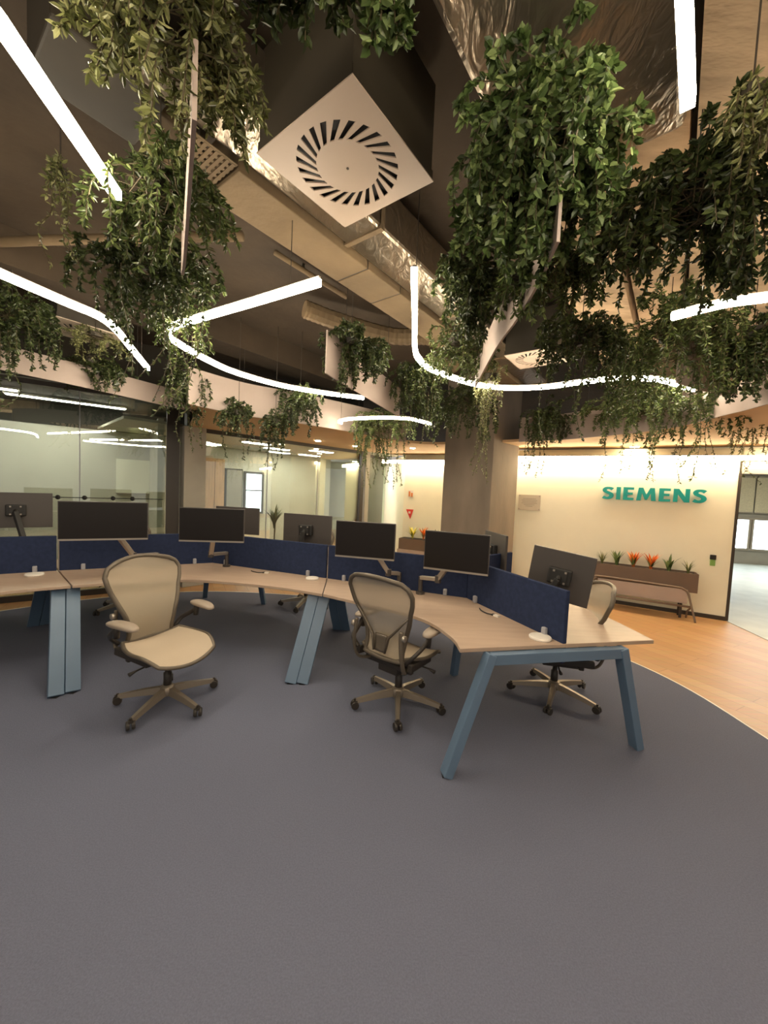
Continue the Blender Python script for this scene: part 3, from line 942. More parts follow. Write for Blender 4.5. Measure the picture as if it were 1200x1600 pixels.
def on_back(s, z, off=0.0):
    return Vector((0.45, 9.0, z)) + bdir * s + Vector((bdir.y, -bdir.x, 0)) * off


s1 = thing('safety_sign', 'small orange sign high on the cream wall left of the column', 'sign', tuple(on_back(0.17, 1.5, 0.01)))
MB().box(on_back(0.17, 1.60, 0.006), (0.13, 0.008, 0.16), BR).build('plate', 'white', s1)
MB().box(on_back(0.14, 1.60, 0.012), (0.04, 0.004, 0.12), BR).build('pictogram', 'orange_sign', s1)
MB().box(on_back(0.20, 1.58, 0.012), (0.04, 0.004, 0.09), BR).build('pictogram', 'orange_sign', s1)
s2 = thing('safety_sign', 'red fire point sign low on the cream wall left of the column', 'sign', tuple(on_back(0.15, 1.0, 0.01)))
rp_ = MB()
rp_.add([on_back(0.08, 1.24, 0.01), on_back(0.26, 1.24, 0.01), on_back(0.19, 1.02, 0.01), on_back(0.08, 1.24, 0.03), on_back(0.26, 1.24, 0.03), on_back(0.19, 1.02, 0.03)],
        [(0, 1, 2), (5, 4, 3), (0, 3, 4, 1), (1, 4, 5, 2), (2, 5, 3, 0)])
rp_.build('plate', 'red', s2)
MB().box(on_back(0.17, 1.17, 0.033), (0.05, 0.004, 0.05), BR).build('pictogram', 'white', s2)


# ------------------------------------------------------------------ planters with bromeliads
def leaf_blades(n, length, width, spread, seed, up_=1.0):
    rnd = random.Random(seed)
    b = MB()
    for k in range(n):
        a = 2 * math.pi * k / n + rnd.uniform(-0.3, 0.3)
        L = length * rnd.uniform(0.7, 1.1)
        out = spread * rnd.uniform(0.5, 1.1)
        d = Vector((math.cos(a), math.sin(a), 0))
        s = Vector((-d.y, d.x, 0))
        rows = []
        for i in range(5):
            t = i / 4
            p = d * (0.01 + out * L * t * t) + Vector((0, 0, up_ * L * (t - 0.25 * t * t * out)))
            w_ = width * (1 - t) ** 0.6 * (0.5 + 0.9 * t if t < 0.5 else 0.95)
            rows += [p - s * w_ / 2, p + Vector((0, 0, -w_ * 0.2)), p + s * w_ / 2]
        fs = []
        for i in range(4):
            for j in range(2):
                fs.append((i * 3 + j, i * 3 + j + 1, i * 3 + j + 4, i * 3 + j + 3))
        b.add(rows, fs)
    return b


def planter_plant(label, pos, kind, seed):
    t = thing('potted_flower', label, 'plant', tuple(pos), 'plants in the wall planters', world_built=False)
    if kind == 'flame':
        leaf_blades(8, 0.20, 0.045, 0.6, seed).build('leaf_rosette', 'leaf_b', t)
        fb = leaf_blades(14, 0.30, 0.055, 0.5, seed + 1)
        fb.build('flower_spike', 'flame', t)
    elif kind == 'yellow':
        leaf_blades(8, 0.2, 0.045, 0.9, seed).build('leaf_rosette', 'leaf_b', t)
        leaf_blades(14, 0.3, 0.06, 0.7, seed + 1).build('flower_spike', 'yellow_leaf', t)
    elif kind == 'broad':
        leaf_blades(8, 0.27, 0.07, 0.5, seed).build('leaf_rosette', 'leaf_b', t)
    else:
        leaf_blades(20, 0.22, 0.02, 0.55, seed).build('leaf_rosette', 'leaf_o', t)
    MB().tube([(0, 0, -0.03), (0, 0, 0.06)], 0.012, 6).build('stalk', 'stem', t)
    return t


pl = thing('planter_box', 'long taupe planter box with bromeliads below the teal lettering', 'planter', tuple(on_wall(0.35, 0, 0.2)))
bx = MB()
bx.box(on_wall(0.345, 0.53, 0.30), (1.34, 0.012, 0.27), WR)
bx.box(on_wall(0.345, 0.53, 0.07), (1.34, 0.012, 0.27), WR)
bx.box(on_wall(-0.32, 0.53, 0.185), (0.012, 0.24, 0.27), WR)
bx.box(on_wall(1.01, 0.53, 0.185), (0.012, 0.24, 0.27), WR)
bx.box(on_wall(0.345, 0.40, 0.185), (1.34, 0.24, 0.012), WR)
bx.build('trough', 'planter', pl)
MB().box(on_wall(0.345, 0.63, 0.185), (1.31, 0.21, 0.03), WR).build('soil', 'soil', pl)
for s in (-0.15, 0.85):
    MB().box(on_wall(s, 0.20, 0.10), (0.03, 0.03, 0.40), WR).build('leg', 'trim_dark', pl)
    MB().box(on_wall(s, 0.20, 0.24), (0.03, 0.03, 0.40), WR).build('leg', 'trim_dark', pl)
for i, (s, kd, lb) in enumerate(((-0.18, 'grass', 'thin grassy plant at the left end of the planter under the lettering'),
                                 (0.02, 'broad', 'broad-leaved green plant left of the orange bromeliads'),
                                 (0.24, 'flame', 'left one of the two orange bromeliads below the lettering'),
                                 (0.46, 'flame', 'right one of the two orange bromeliads below the lettering'),
                                 (0.68, 'broad', 'broad-leaved green plant right of the orange bromeliads'),
                                 (0.91, 'grass', 'thin grassy plant at the right end of the planter under the lettering'))):
    planter_plant(lb, on_wall(s, 0.645, 0.19), kd, 40 + i * 3)

rl = thing('metal_bench', 'taupe tubular metal bench standing in front of the wall planter', 'bench', tuple(on_wall(0.35, 0, 0.38)))
tp = [on_wall(-0.27, 0.0, 0.40), on_wall(-0.27, 0.36, 0.36), on_wall(-0.25, 0.44, 0.36), on_wall(-0.17, 0.475, 0.36), on_wall(0.72, 0.46, 0.36), on_wall(0.84, 0.445, 0.36), on_wall(0.90, 0.40, 0.36), on_wall(0.93, 0.30, 0.36), on_wall(1.0, 0.0, 0.42)]
MB().tube(smooth_path([tuple(p) for p in tp], 6), 0.014, 8).build('top_rail', 'tube', rl, smooth=True)
MB().tube([on_wall(-0.27, 0.20, 0.37), on_wall(0.95, 0.20, 0.37)], 0.016, 8).build('lower_rail', 'tube', rl, smooth=True)
MB().tube([on_wall(-0.27, 0.20, 0.37), on_wall(-0.25, 0.10, 0.22), on_wall(-0.25, 0.0, 0.20)], 0.012, 8).build('rear_leg', 'tube', rl, smooth=True)
MB().tube([on_wall(0.95, 0.20, 0.37), on_wall(0.93, 0.10, 0.22), on_wall(0.93, 0.0, 0.20)], 0.012, 8).build('rear_leg', 'tube', rl, smooth=True)
MB().box(on_wall(0.34, 0.335, 0.345), (1.12, 0.012, 0.20), WR).build('back_panel', 'band', rl)

pl2 = thing('planter_box', 'taupe planter box on a pale cabinet left of the concrete column', 'planter', tuple(on_back(0.7, 0, 0.25)))
MB().box(on_back(0.72, 0.18, 0.26), (1.3, 0.36, 0.36), BR).build('cabinet_base', 'band', pl2, bevel=0.01)
MB().box(on_back(0.72, 0.48, 0.26), (1.26, 0.30, 0.24), BR).build('trough', 'planter', pl2)
MB().box(on_back(0.72, 0.595, 0.26), (1.22, 0.26, 0.02), BR).build('soil', 'soil', pl2)
planter_plant('yellow bromeliad in the planter left of the concrete column', on_back(0.36, 0.605, 0.26), 'yellow', 71)
planter_plant('orange bromeliad in the planter left of the concrete column', on_back(0.62, 0.605, 0.26), 'flame', 75)
planter_plant('broad green plant behind the orange bromeliad left of the concrete column', on_back(0.9, 0.605, 0.26), 'broad', 79)

# ------------------------------------------------------------------ desks
ZT_ = 0.73
SCR_H = 1.07


def offset_pt(p, q, d):
    v = Vector((q[0] - p[0], q[1] - p[1])).normalized()
    return Vector((-v.y, v.x)) * d


def desk(label, inner, scr, outer, frames, mids, clips):
    """inner / outer: plan curves from the right joint to the left one; scr: screen polyline; frames: end frames"""
    cx_ = scr[1]
    t = thing('bench_desk', label, 'desk', (cx_[0], cx_[1], 0), 'curved bench desks')
    ip = [(p.x, p.y) for p in smooth_path(inner, 8)]
    op = [(p.x, p.y) for p in smooth_path(outer, 8)]
    MB().prism(ip + scr[::-1], ZT_ - 0.025, ZT_).build('desktop', 'desk_top', t, bevel=0.003)
    MB().prism(op + scr[::-1], ZT_ - 0.0251, ZT_ - 0.0001).build('desktop', 'desk_top', t, bevel=0.003)
    for a, b in zip(scr[:-1], scr[1:]):
        a, b = Vector(a), Vector(b)
        d = (b - a).normalized()
        RM = Matrix(((d.x, -d.y, 0), (d.y, d.x, 0), (0, 0, 1)))
        c = (a + b) / 2
        sc = MB().box((c.x, c.y, (0.60 + SCR_H) / 2), ((b - a).length - 0.012, 0.032, SCR_H - 0.60), RM).build('divider_screen', 'navy', t, bevel=0.006)
        for f in clips:
            p = a + (b - a) * f
            for sg in (-1, 1):
                n = Vector((-d.y, d.x)) * 0.03 * sg
                MB().box((p.x + n.x, p.y + n.y, ZT_ + 0.03), (0.035, 0.03, 0.06), RM).build('screen_clamp', 'clip', sc, bevel=0.008)
    for p in scr[1:-1] + [scr[-1]]:
        MB().tube([(p[0], p[1], 0.62), (p[0], p[1], SCR_H - 0.02)], 0.007, 6).build('screen_post', 'silver', t)
    for fr_ in frames:
        ti, fi, to_, fo, dbl = fr_          # inner top, inner foot, outer top, outer foot, doubled legs
        ti, fi, to_, fo = Vector((*ti, 0.70)), Vector((*fi, 0.012)), Vector((*to_, 0.70)), Vector((*fo, 0.012))
        ax = (to_ - ti).normalized()
        sd = Vector((-ax.y, ax.x, 0))
        offs = (-0.0495, 0.0495) if dbl else (0.0,)
        lw = 0.095 if dbl else 0.075
        for of in offs:
            for a, b in ((ti, fi), (to_, fo)):
                lg = MB()
                lg.bar(a + sd * of, b + sd * of, lw, 0.055, upv=tuple(ax))
                ob_ = lg.build('leg', 'blue_metal', t, bevel=0.004)
                MB().box(b + sd * of + Vector((0, 0, -0.002)), (0.05, 0.05, 0.008)).build('foot_pad', 'black', ob_)
        bm_ = MB()
        bm_.bar(ti + Vector((0, 0, -0.03)), to_ + Vector((0, 0, -0.03)), 0.06 if not dbl else 0.16, 0.065)
        bm_.build('cross_beam', 'blue_metal', t, bevel=0.004)
    for a, b in mids:
        lg = MB()
        lg.bar((*a, 0.705), (*b, 0.012), 0.06, 0.05)
        lg.build('leg', 'blue_metal', t, bevel=0.004)
    # long under-beams
    for cur, fct in ((ip, 0.0), (op, 0.0)):
        m0, m1 = cur[2], cur[-3]
        s0, s1 = scr[0], scr[-1]
        sk_ = scr[len(scr) // 2]
        km = cur[len(cur) // 2]
        pth = [(m0[0] * .35 + s0[0] * .65, m0[1] * .35 + s0[1] * .65, 0.675), (km[0] * .35 + sk_[0] * .65, km[1] * .35 + sk_[1] * .65, 0.675), (m1[0] * .35 + s1[0] * .65, m1[1] * .35 + s1[1] * .65, 0.675)]
        ub = MB()
        ub.bar(pth[0], pth[1], 0.04, 0.05)
        ub.bar(pth[1], pth[2], 0.04, 0.05)
        ub.build('under_beam', 'trim_dark', t)
    return t


E_in, E_s, E_out = (0.49, 2.24), (1.19, 2.39), (1.85, 2.53)
M_in, M_s, M_out = (-0.50, 3.29), (-0.55, 3.89), (-0.58, 4.52)
L_in, L_s, L_out = (-2.61, 3.20), (-3.15, 3.70), (-3.62, 4.16)
N_in, N_s, N_out = (-3.75, 1.55), (-4.50, 1.70), (-5.15, 1.83)
K1, K2, K3 = (0.78, 3.38), (-1.95, 4.40), (-4.10, 3.05)
G_ = 0.004
desk('curved bench desk on the right with the open end facing the camera',
     [E_in, (0.46, 2.46), (0.29, 2.78), (-0.17, 3.09), (M_in[0] + G_, M_in[1])], [E_s, K1, (M_s[0] + G_, M_s[1])],
     [E_out, (1.80, 3.03), (1.70, 3.40), (1.28, 3.90), (0.35, 4.35), (M_out[0] + G_, M_out[1])],
     [((0.68, 2.26), (0.43, 2.15), (1.58, 2.45), (1.76, 2.485), False)], [((0.74, 3.33), (0.70, 3.40))], (0.14, 0.86))
desk('curved bench desk in the middle, behind the two nearest chairs',
     [(M_in[0] - G_, M_in[1]), (-1.01, 3.47), (-1.78, 3.57), (-2.33, 3.36), (L_in[0] + G_, L_in[1] + G_)], [(M_s[0] - G_, M_s[1]), K2, (L_s[0] + G_, L_s[1] + G_)],
     [(M_out[0] - G_, M_out[1]), (-1.35, 4.95), (-2.15, 5.08), (-2.95, 4.75), (L_out[0] + G_, L_out[1] + G_)],
     [((-0.545, 3.42), (-0.665, 3.12), (-0.55, 4.22), (-0.43, 4.40), True), ((-2.72, 3.27), (-2.34, 2.80), (-3.45, 3.98), (-3.72, 4.12), True)],
     [((-2.25, 4.95), (-2.50, 5.40)), ((-1.62, 4.92), (-1.60, 5.22))], (0.14, 0.86))
desk('curved bench desk running off the left edge of the picture',
     [(L_in[0] - G_, L_in[1] - G_), (-2.95, 2.93), (-3.35, 2.45), N_in], [(L_s[0] - G_, L_s[1] - G_), K3, N_s],
     [(L_out[0] - G_, L_out[1] - G_), (-4.5, 3.75), (-4.95, 2.9), N_out],
     [((-3.95, 1.60), (-3.60, 1.52), (-4.95, 1.80), (-5.2, 1.85), False)], [], (0.14, 0.86))

# side screen standing out on the outer desk behind the two right monitors
ss = thing('side_screen', 'short blue felt screen on the outer desk behind the right monitors', 'divider', (1.05, 3.65, ZT_))
MB().bar((0.84, 3.44, 0.91), (1.30, 3.84, 0.91), 0.03, 0.36).build('felt_panel', 'navy', ss, bevel=0.005)
MB().bar((1.05, 3.60, ZT_ + 0.02), (1.05, 3.66, ZT_ + 0.02), 0.05, 0.04).build('clamp', 'clip', ss)


# charging pucks and cables
def puck(label, x, y, r_):
    t = thing('desk_puck', label, 'charger', (x, y, ZT_), 'white round pucks on the desks')
    MB().lathe([(r_ * .97, 0.0), (r_, 0.004), (r_, 0.012), (r_ * .94, 0.016), (r_ * .3, 0.0165)], 28, (x, y, ZT_)).build('body', 'white', t, smooth=False)
    MB().lathe([(r_ * .985, 0.0), (r_ * .985, 0.003)], 24, (x, y, ZT_ - 0.0005)).build('rubber_base', 'clip', t)


puck('white round puck on the left desk beside the desk joint', -3.18, 3.48, 0.07)
puck('white round puck on the middle desk by the screen post', -0.69, 3.82, 0.065)
puck('white round puck at the open end of the right desk', 1.06, 2.47, 0.07)


def plug(label, x, y, a):
    t = thing('desk_cable', label, 'cable', (x, y, ZT_), 'loose cables on the desks')
    d = Vector((math.cos(a), math.sin(a), 0))
    s = Vector((-d.y, d.x, 0))
    p = Vector((x, y, ZT_ + 0.006))
    MB().tube(smooth_path([tuple(p), tuple(p + d * 0.06 + s * 0.02), tuple(p + d * 0.13), tuple(p + d * 0.17 - s * 0.03)], 5), 0.005, 6).build('cord', 'black', t)
    MB().bar(p - d * 0.002, p - d * 0.045, 0.03, 0.012).build('connector', 'white', t)
    MB().bar(p + d * 0.02, p - d * 0.004, 0.026, 0.011).build('strain_relief', 'black', t)


plug('dark cable with a white plug lying on the right desk', 0.88, 2.90, R(125))
plug('dark cable with a small white plug on the middle desk', -1.22, 3.98, R(170))


# ------------------------------------------------------------------ monitors
def monitor(label, cx, cy, cz, yaw, w_=0.55, h_=0.33, tilt=0.0, arm=None, back=False, group='desk monitors facing the camera'):
    """yaw: direction the display faces, from +x; arm: foot point of the monitor arm on the desk"""
    t = thing('monitor', label, 'monitor', (arm[0], arm[1], ZT_) if arm else (cx, cy, ZT_), group)
    f = Vector((math.cos(yaw), math.sin(yaw), 0))
    s = Vector((-f.y, f.x, 0))
    RM = Matrix(((s.x, -f.x, 0), (s.y, -f.y, 0), (0, 0, 1))) @ Matrix.Rotation(tilt, 3, 'Y')
    c = Vector((cx, cy, cz))
    MB().box(c, (w_, 0.022, h_), RM).build('casing', 'monitor_back', t, bevel=0.004)
    MB().box(c + RM @ Vector((0, -0.0115, 0.006)), (w_ - 0.014, 0.004, h_ - 0.028), RM).build('display', 'screen', t)
    MB().box(c + RM @ Vector((0, -0.0125, -h_ / 2 + 0.008)), (w_ - 0.004, 0.004, 0.014), RM).build('chin', 'silver', t)
    hub = MB().box(c + RM @ Vector((0, 0.03, 0)), (0.16, 0.04, 0.12), RM).build('rear_hub', 'black', t, bevel=0.01)
    MB().box(c + RM @ Vector((0, 0.058, 0)), (0.10, 0.014, 0.10), RM).build('mount_plate', 'black', hub)
    for a in (-0.04, 0.04):
        for b in (-0.04, 0.04):
            MB().box(c + RM @ Vector((a, 0.067, b)), (0.014, 0.006, 0.014), RM).build('screw', 'silver', hub)
    am = 'black' if group != 'desk monitors facing the camera' else 'silver'
    if arm:
        h0 = c + RM @ Vector((0, 0.09, 0))
        base = Vector((arm[0], arm[1], ZT_))
        el = (h0 + base) / 2
        side = Vector((h0.x - base.x, h0.y - base.y, 0))
        el = Vector((el.x, el.y, 0.90)) + Vector((-f.y, f.x, 0)) * arm[2]
        MB().lathe([(0.04, 0), (0.04, 0.02), (0.02, 0.025), (0.02, 0.16)], 14, base).build('arm_base', 'monitor_back', t)
        MB().bar(base + Vector((0, 0, 0.15)), el, 0.04, 0.035).build('lower_arm', am, t, bevel=0.006)
        MB().bar(el, h0 + Vector((0, 0, -0.01)), 0.045, 0.04).build('upper_arm', am, t, bevel=0.006)
        MB().lathe([(0.028, -0.03), (0.028, 0.03)], 14, el).build('elbow', 'monitor_back', t)
        MB().tube([h0 + Vector((0, 0, -0.02)), c + RM @ Vector((0, 0.06, 0))], 0.018, 8).build('tilt_joint', 'black', t)


monitor('dark monitor on the left, behind the tan mesh chair', -2.49, 3.42, 1.265, R(-62), 0.66, 0.345, arm=(-2.35, 3.98, 0.0))
monitor('dark monitor above the joint of the middle desk screens', -1.655, 3.70, 1.24, R(-82), 0.60, 0.33, arm=(-1.72, 4.22, -0.1))
monitor('grey-faced monitor above the right desk, left of the concrete column', -0.155, 3.36, 1.205, R(-102), 0.54, 0.325, arm=(0.17, 3.56, 0.05))
monitor('dark monitor in front of the concrete column', 0.60, 3.10, 1.175, R(-112), 0.53, 0.325, arm=(0.36, 3.44, 0.0))
gb = 'desk monitors seen from the back'
monitor('monitor seen from the back at the left edge', -3.86, 4.02, 1.27, R(128), 0.58, 0.37, arm=(-3.50, 3.86, 0.0), group=gb)
monitor('monitor half hidden behind the dark middle monitor', -1.80, 4.72, 1.20, R(80), 0.58, 0.33, arm=(-1.95, 4.55, 0.0), group=gb)
monitor('monitor seen from the back with a dark mount, left of the grey-faced monitor', -0.85, 4.28, 1.17, R(72), 0.60, 0.35, arm=(-0.95, 4.14, 0.0), group=gb)
monitor('narrow-looking monitor edge behind the dark monitor by the column', 1.14, 3.86, 1.10, R(7), 0.52, 0.35, arm=(0.98, 3.62, 0.0), group=gb)
monitor('monitor seen from the back above the blue screen of the right desk', 1.325, 2.82, 1.08, R(58), 0.43, 0.37, tilt=R(-7), arm=(1.14, 2.86, 0.0), group=gb)


# ------------------------------------------------------------------ mesh office chairs
def make_chair():
    t = thing('office_chair', None, 'chair', (0, 0, 0), 'mesh task chairs at the curved desks', world_built=False)
    # five-star base with casters
    hub = MB().lathe([(0.045, 0.075), (0.055, 0.09), (0.05, 0.13), (0.032, 0.15)], 16).build('base_hub', 'base_metal', t, smooth=True)
    for k in range(5):
        a = 2 * math.pi * k / 5 + R(90)
        d = Vector((math.cos(a), math.sin(a), 0))
        s = Vector((-d.y, d.x, 0))
        b = MB()
        rows = []
        for i in range(5):
            f = i / 4
            p = d * (0.03 + 0.30 * f)
            zt = 0.135 - 0.05 * f ** 1.3
            hh = 0.05 - 0.022 * f
            ww = 0.052 - 0.018 * f
            rows += [p - s * ww / 2 + Vector((0, 0, zt - hh)), p + s * ww / 2 + Vector((0, 0, zt - hh)), p + s * ww * .32 + Vector((0, 0, zt)), p - s * ww * .32 + Vector((0, 0, zt))]
        fs = [(0, 1, 2, 3), (16, 19, 18, 17)]
        for i in range(4):
            for j in range(4):
                fs.append((i * 4 + j, i * 4 + 4 + j, i * 4 + 4 + (j + 1) % 4, i * 4 + (j + 1) % 4))
        b.add(rows, fs)
        arm_ = b.build('base_arm', 'base_metal', t)
        cst = MB()
        e = d * 0.335
        ra = Matrix.Rotation(a + 0.4 * (k - 2), 3, 'Z')
        for sg in (-1, 1):
            cst.lathe([(0.010, -0.011), (0.027, -0.010), (0.030, 0.0), (0.027, 0.010), (0.010, 0.011)], 14, Vector((e.x, e.y, 0.042)) + ra @ Vector((0, sg * 0.016, 0)), ra @ Matrix.Rotation(R(90), 3, 'X'))
        cst.box(Vector((e.x, e.y, 0.068)), (0.036, 0.03, 0.016), ra)
        cst.tube([(e.x, e.y, 0.06), (e.x, e.y, 0.09)], 0.009, 8)
        cst.build('caster', 'chair_dark', arm_)
    MB().lathe([(0.028, 0.12), (0.028, 0.24), (0.019, 0.245), (0.019, 0.35)], 14).build('gas_lift', 'chair_dark', t, smooth=True)
    # tilt mechanism
    tm = MB()
    tm.box((0, -0.02, 0.352), (0.17, 0.27, 0.085))
    tm.box((0, 0.13, 0.385), (0.10, 0.16, 0.04))
    tm.box((0, 0.05, 0.375), (0.40, 0.035, 0.03))
    tm.box((0, -0.14, 0.375), (0.42, 0.04, 0.035))
    tm.build('tilt_mechanism', 'chair_dark', t, bevel=0.008)
    MB().tube([(0.07, 0.02, 0.36), (0.24, 0.03, 0.355), (0.29, 0.03, 0.345)], [0.006, 0.006, 0.014], 8).build('tilt_lever', 'chair_dark', t, smooth=True)
    MB().tube([(-0.07, 0.0, 0.35), (-0.22, 0.02, 0.345), (-0.27, 0.02, 0.34)], [0.006, 0.006, 0.013], 8).build('height_lever', 'chair_dark', t, smooth=True)

    # seat: woven pan in a rounded frame
    def seat_pt(u, v):
        # u -1..1 across, v -1..1 back to front (square to disc-ish rounded outline)
        x = u * math.sqrt(max(0, 1 - 0.36 * v * v)) * 0.265
        y = v * math.sqrt(max(0, 1 - 0.30 * u * u)) * 0.245 + 0.02
        z = 0.445 + 0.028 * u * u - 0.012 * (1 - u * u) + (0.022 * max(0, -v) ** 2) - 0.055 * max(0, v - 0.25) ** 2 / 0.56 + 0.018 * (1 - abs(v)) * 0
        return Vector((x, y, z))
    n = 14
    b = MB()
    vs = [seat_pt(-1 + 2 * i / n, -1 + 2 * j / n) for j in range(n + 1) for i in range(n + 1)]
    fs = [(j * (n + 1) + i, j * (n + 1) + i + 1, (j + 1) * (n + 1) + i + 1, (j + 1) * (n + 1) + i) for j in range(n) for i in range(n)]
    b.add(vs, fs)
    b.build('seat_mesh', 'chair_mesh', t, smooth=True)
    loop = [seat_pt(-1 + 2 * i / n, -1) for i in range(n)] + [seat_pt(1, -1 + 2 * i / n) for i in range(n)] + [seat_pt(1 - 2 * i / n, 1) for i in range(n)] + [seat_pt(-1, 1 - 2 * i / n) for i in range(n)]
    MB().tube([p + Vector((0, 0, -0.008)) for p in loop], 0.014, 8, closed=True, flat=0.8).build('seat_frame', 'chair_frame', t, smooth=True)

    # back: woven panel, broad rounded shoulders, narrow waist
    def back_pt(u, v):
        # v 0 bottom .. 1 top
        ks = [(0.0, 0.165), (0.12, 0.16), (0.3, 0.178), (0.5, 0.225), (0.7, 0.266), (0.84, 0.277), (0.94, 0.255), (1.0, 0.205)]
        for (a, wa), (c, wc) in zip(ks[:-1], ks[1:]):
            if v <= c:
                f = (v - a) / (c - a)
                hw = wa + (wc - wa) * f
                break
        rise = 0.60
        zz = 0.455 + rise * v - 0.03 * (u * u) * max(0, (v - 0.7) / 0.3)
        lean = -0.235 - 0.03 * v - 0.10 * v * v + 0.035 * math.sin(math.pi * min(1, v / 0.6))
        y = lean + 0.055 * u * u * (0.4 + 0.6 * v)
        return Vector((u * hw, y, zz))
    nu, nv = 12, 18
    b = MB()
    vs = [back_pt(-1 + 2 * i / nu, j / nv) for j in range(nv + 1) for i in range(nu + 1)]
    fs = [(j * (nu + 1) + i, j * (nu + 1) + i + 1, (j + 1) * (nu + 1) + i + 1, (j + 1) * (nu + 1) + i) for j in range(nv) for i in range(nu)]
    b.add(vs, fs)
    b.build('back_mesh', 'chair_mesh_back', t, smooth=True)
    loop = [back_pt(-1 + 2 * i / nu, 0) for i in range(nu)] + [back_pt(1, j / nv) for j in range(nv)] + [back_pt(1 - 2 * i / nu, 1) for i in range(nu)] + [back_pt(-1, 1 - j / nv) for j in range(nv)]
    MB().tube([p + Vector((0, -0.006, 0)) for p in loop], 0.0165, 8, closed=True).build('back_frame', 'chair_frame', t, smooth=True)
    # rear posture support: pad, two uprights and a yoke
    b = MB()
    vs, fs = [], []
    for j in range(7):
        for i in range(7):
            u, v = -0.30 + 0.60 * i / 6, 0.08 + 0.20 * j / 6
            vs.append(back_pt(u, v) + Vector((0, -0.028 - 0.01 * (1 - u * u), 0)))
    fs = [(j * 7 + i, j * 7 + i + 1, (j + 1) * 7 + i + 1, (j + 1) * 7 + i) for j in range(6) for i in range(6)]
    b.add(vs, fs)
    pd = b.build('lumbar_pad', 'chair_frame', t, smooth=True)
    sm_ = pd.modifiers.new('solid', 'SOLIDIFY')
    sm_.thickness = 0.012
    for sg in (-1, 1):
        MB().tube([back_pt(sg * 0.97, 0.56) + Vector((0, -0.014, 0)), back_pt(sg * 0.72, 0.40) + Vector((0, -0.03, 0)), back_pt(sg * 0.40, 0.26) + Vector((0, -0.042, 0)), back_pt(sg * 0.30, 0.08) + Vector((0, -0.04, 0))], [0.008, 0.012, 0.014, 0.011], 8, flat=0.7).build('back_yoke', 'chair_frame', t, smooth=True)
        MB().tube(smooth_path([(sg * 0.15, -0.12, 0.38), (sg * 0.205, -0.235, 0.40), (sg * 0.215, -0.285, 0.50), (sg * 0.205, -0.292, 0.62), (sg * 0.20, -0.285, 0.70)], 5), 0.016, 8, flat=0.7).build('back_upright', 'chair_frame', t, smooth=True)
        MB().lathe([(0.010, -0.012), (0.022, -0.01), (0.022, 0.01), (0.010, 0.012)], 12, (sg * 0.225, -0.285, 0.66), Matrix.Rotation(R(90), 3, 'Y')).build('lumbar_knob', 'silver', t, smooth=True)
        MB().bar((sg * 0.235, -0.22, 0.435), (sg * 0.20, 0.10, 0.405), 0.035, 0.055).build('side_link', 'chair_dark', t, bevel=0.008)
        # arms
        ap = MB()
        ap.tube(smooth_path([(sg * 0.21, -0.24, 0.47), (sg * 0.27, -0.235, 0.53), (sg * 0.295, -0.16, 0.58), (sg * 0.30, -0.09, 0.63)], 5), [0.02] * 16, 8, flat=0.7)
        ap.tube([(sg * 0.30, -0.10, 0.57), (sg * 0.30, -0.09, 0.655)], 0.02, 10)
        ap.build('arm_post', 'chair_dark', t, smooth=True)
        b = MB()
        out = []
        for k in range(20):
            a = 2 * math.pi * k / 20
            cx, cy = math.cos(a), math.sin(a)
            x = 0.047 * math.copysign(abs(cx) ** 0.75, cx)
            y = 0.135 * math.copysign(abs(cy) ** 0.8, cy)
            out.append((x + sg * 0.30 - sg * 0.012 * (y / 0.135), y - 0.03))
        n_ = len(out)
        rings = []
        for zz, sc in ((0.655, 0.86), (0.664, 1.0), (0.676, 1.0), (0.684, 0.9)):
            for (x, y) in out:
                xx = sg * 0.30 + (x - sg * 0.30) * sc
                yy_ = -0.03 + (y + 0.03) * sc
                rings.append((xx, yy_, zz - 0.014 * max(0, yy_ / 0.105) ** 2 - 0.006 * max(0, -(yy_ + 0.06) / 0.1) ** 2))
        fs = [tuple(range(n_ - 1, -1, -1)), tuple(3 * n_ + i for i in range(n_))]
        for j in range(3):
            for i in range(n_):
                fs.append((j * n_ + i, j * n_ + (i + 1) % n_, (j + 1) * n_ + (i + 1) % n_, (j + 1) * n_ + i))
        b.add(rings, fs)
        b.build('arm_pad', 'arm_pad', t, smooth=True)
    return t


def place(o, x, y, yaw, label, base=0.012):
    """yaw = direction the sitter would face, measured from +x"""
    o.location = (x, y, base)
    o.rotation_euler = (0, 0, yaw - R(90))
    o['label'] = label


chair0 = make_chair()
chairs = [
    (-1.53, 2.74, R(-27), 'tan mesh office chair turned towards the camera, in front of the middle desk'),
    (0.17, 2.86, R(52), 'mesh office chair seen from behind, pushed up to the right desk'),
    (1.47, 3.10, R(168), 'mesh office chair on the far side of the right desk, its back above the desktop'),
    (-1.02, 5.20, R(-100), 'chair beyond the middle desk, only its feet visible, right of the tan chair'),
    (-3.15, 4.72, R(-50), 'chair beyond the middle desk, only its feet visible, left of the tan chair'),
]
for i, (x, y, a, lb) in enumerate(chairs):
    c = chair0 if i == 0 else copy_tree(chair0)
    place(c, x, y, a, lb)
    if i == 2:
        c.scale = (1, 1, 0.92)        # lowered gas lift


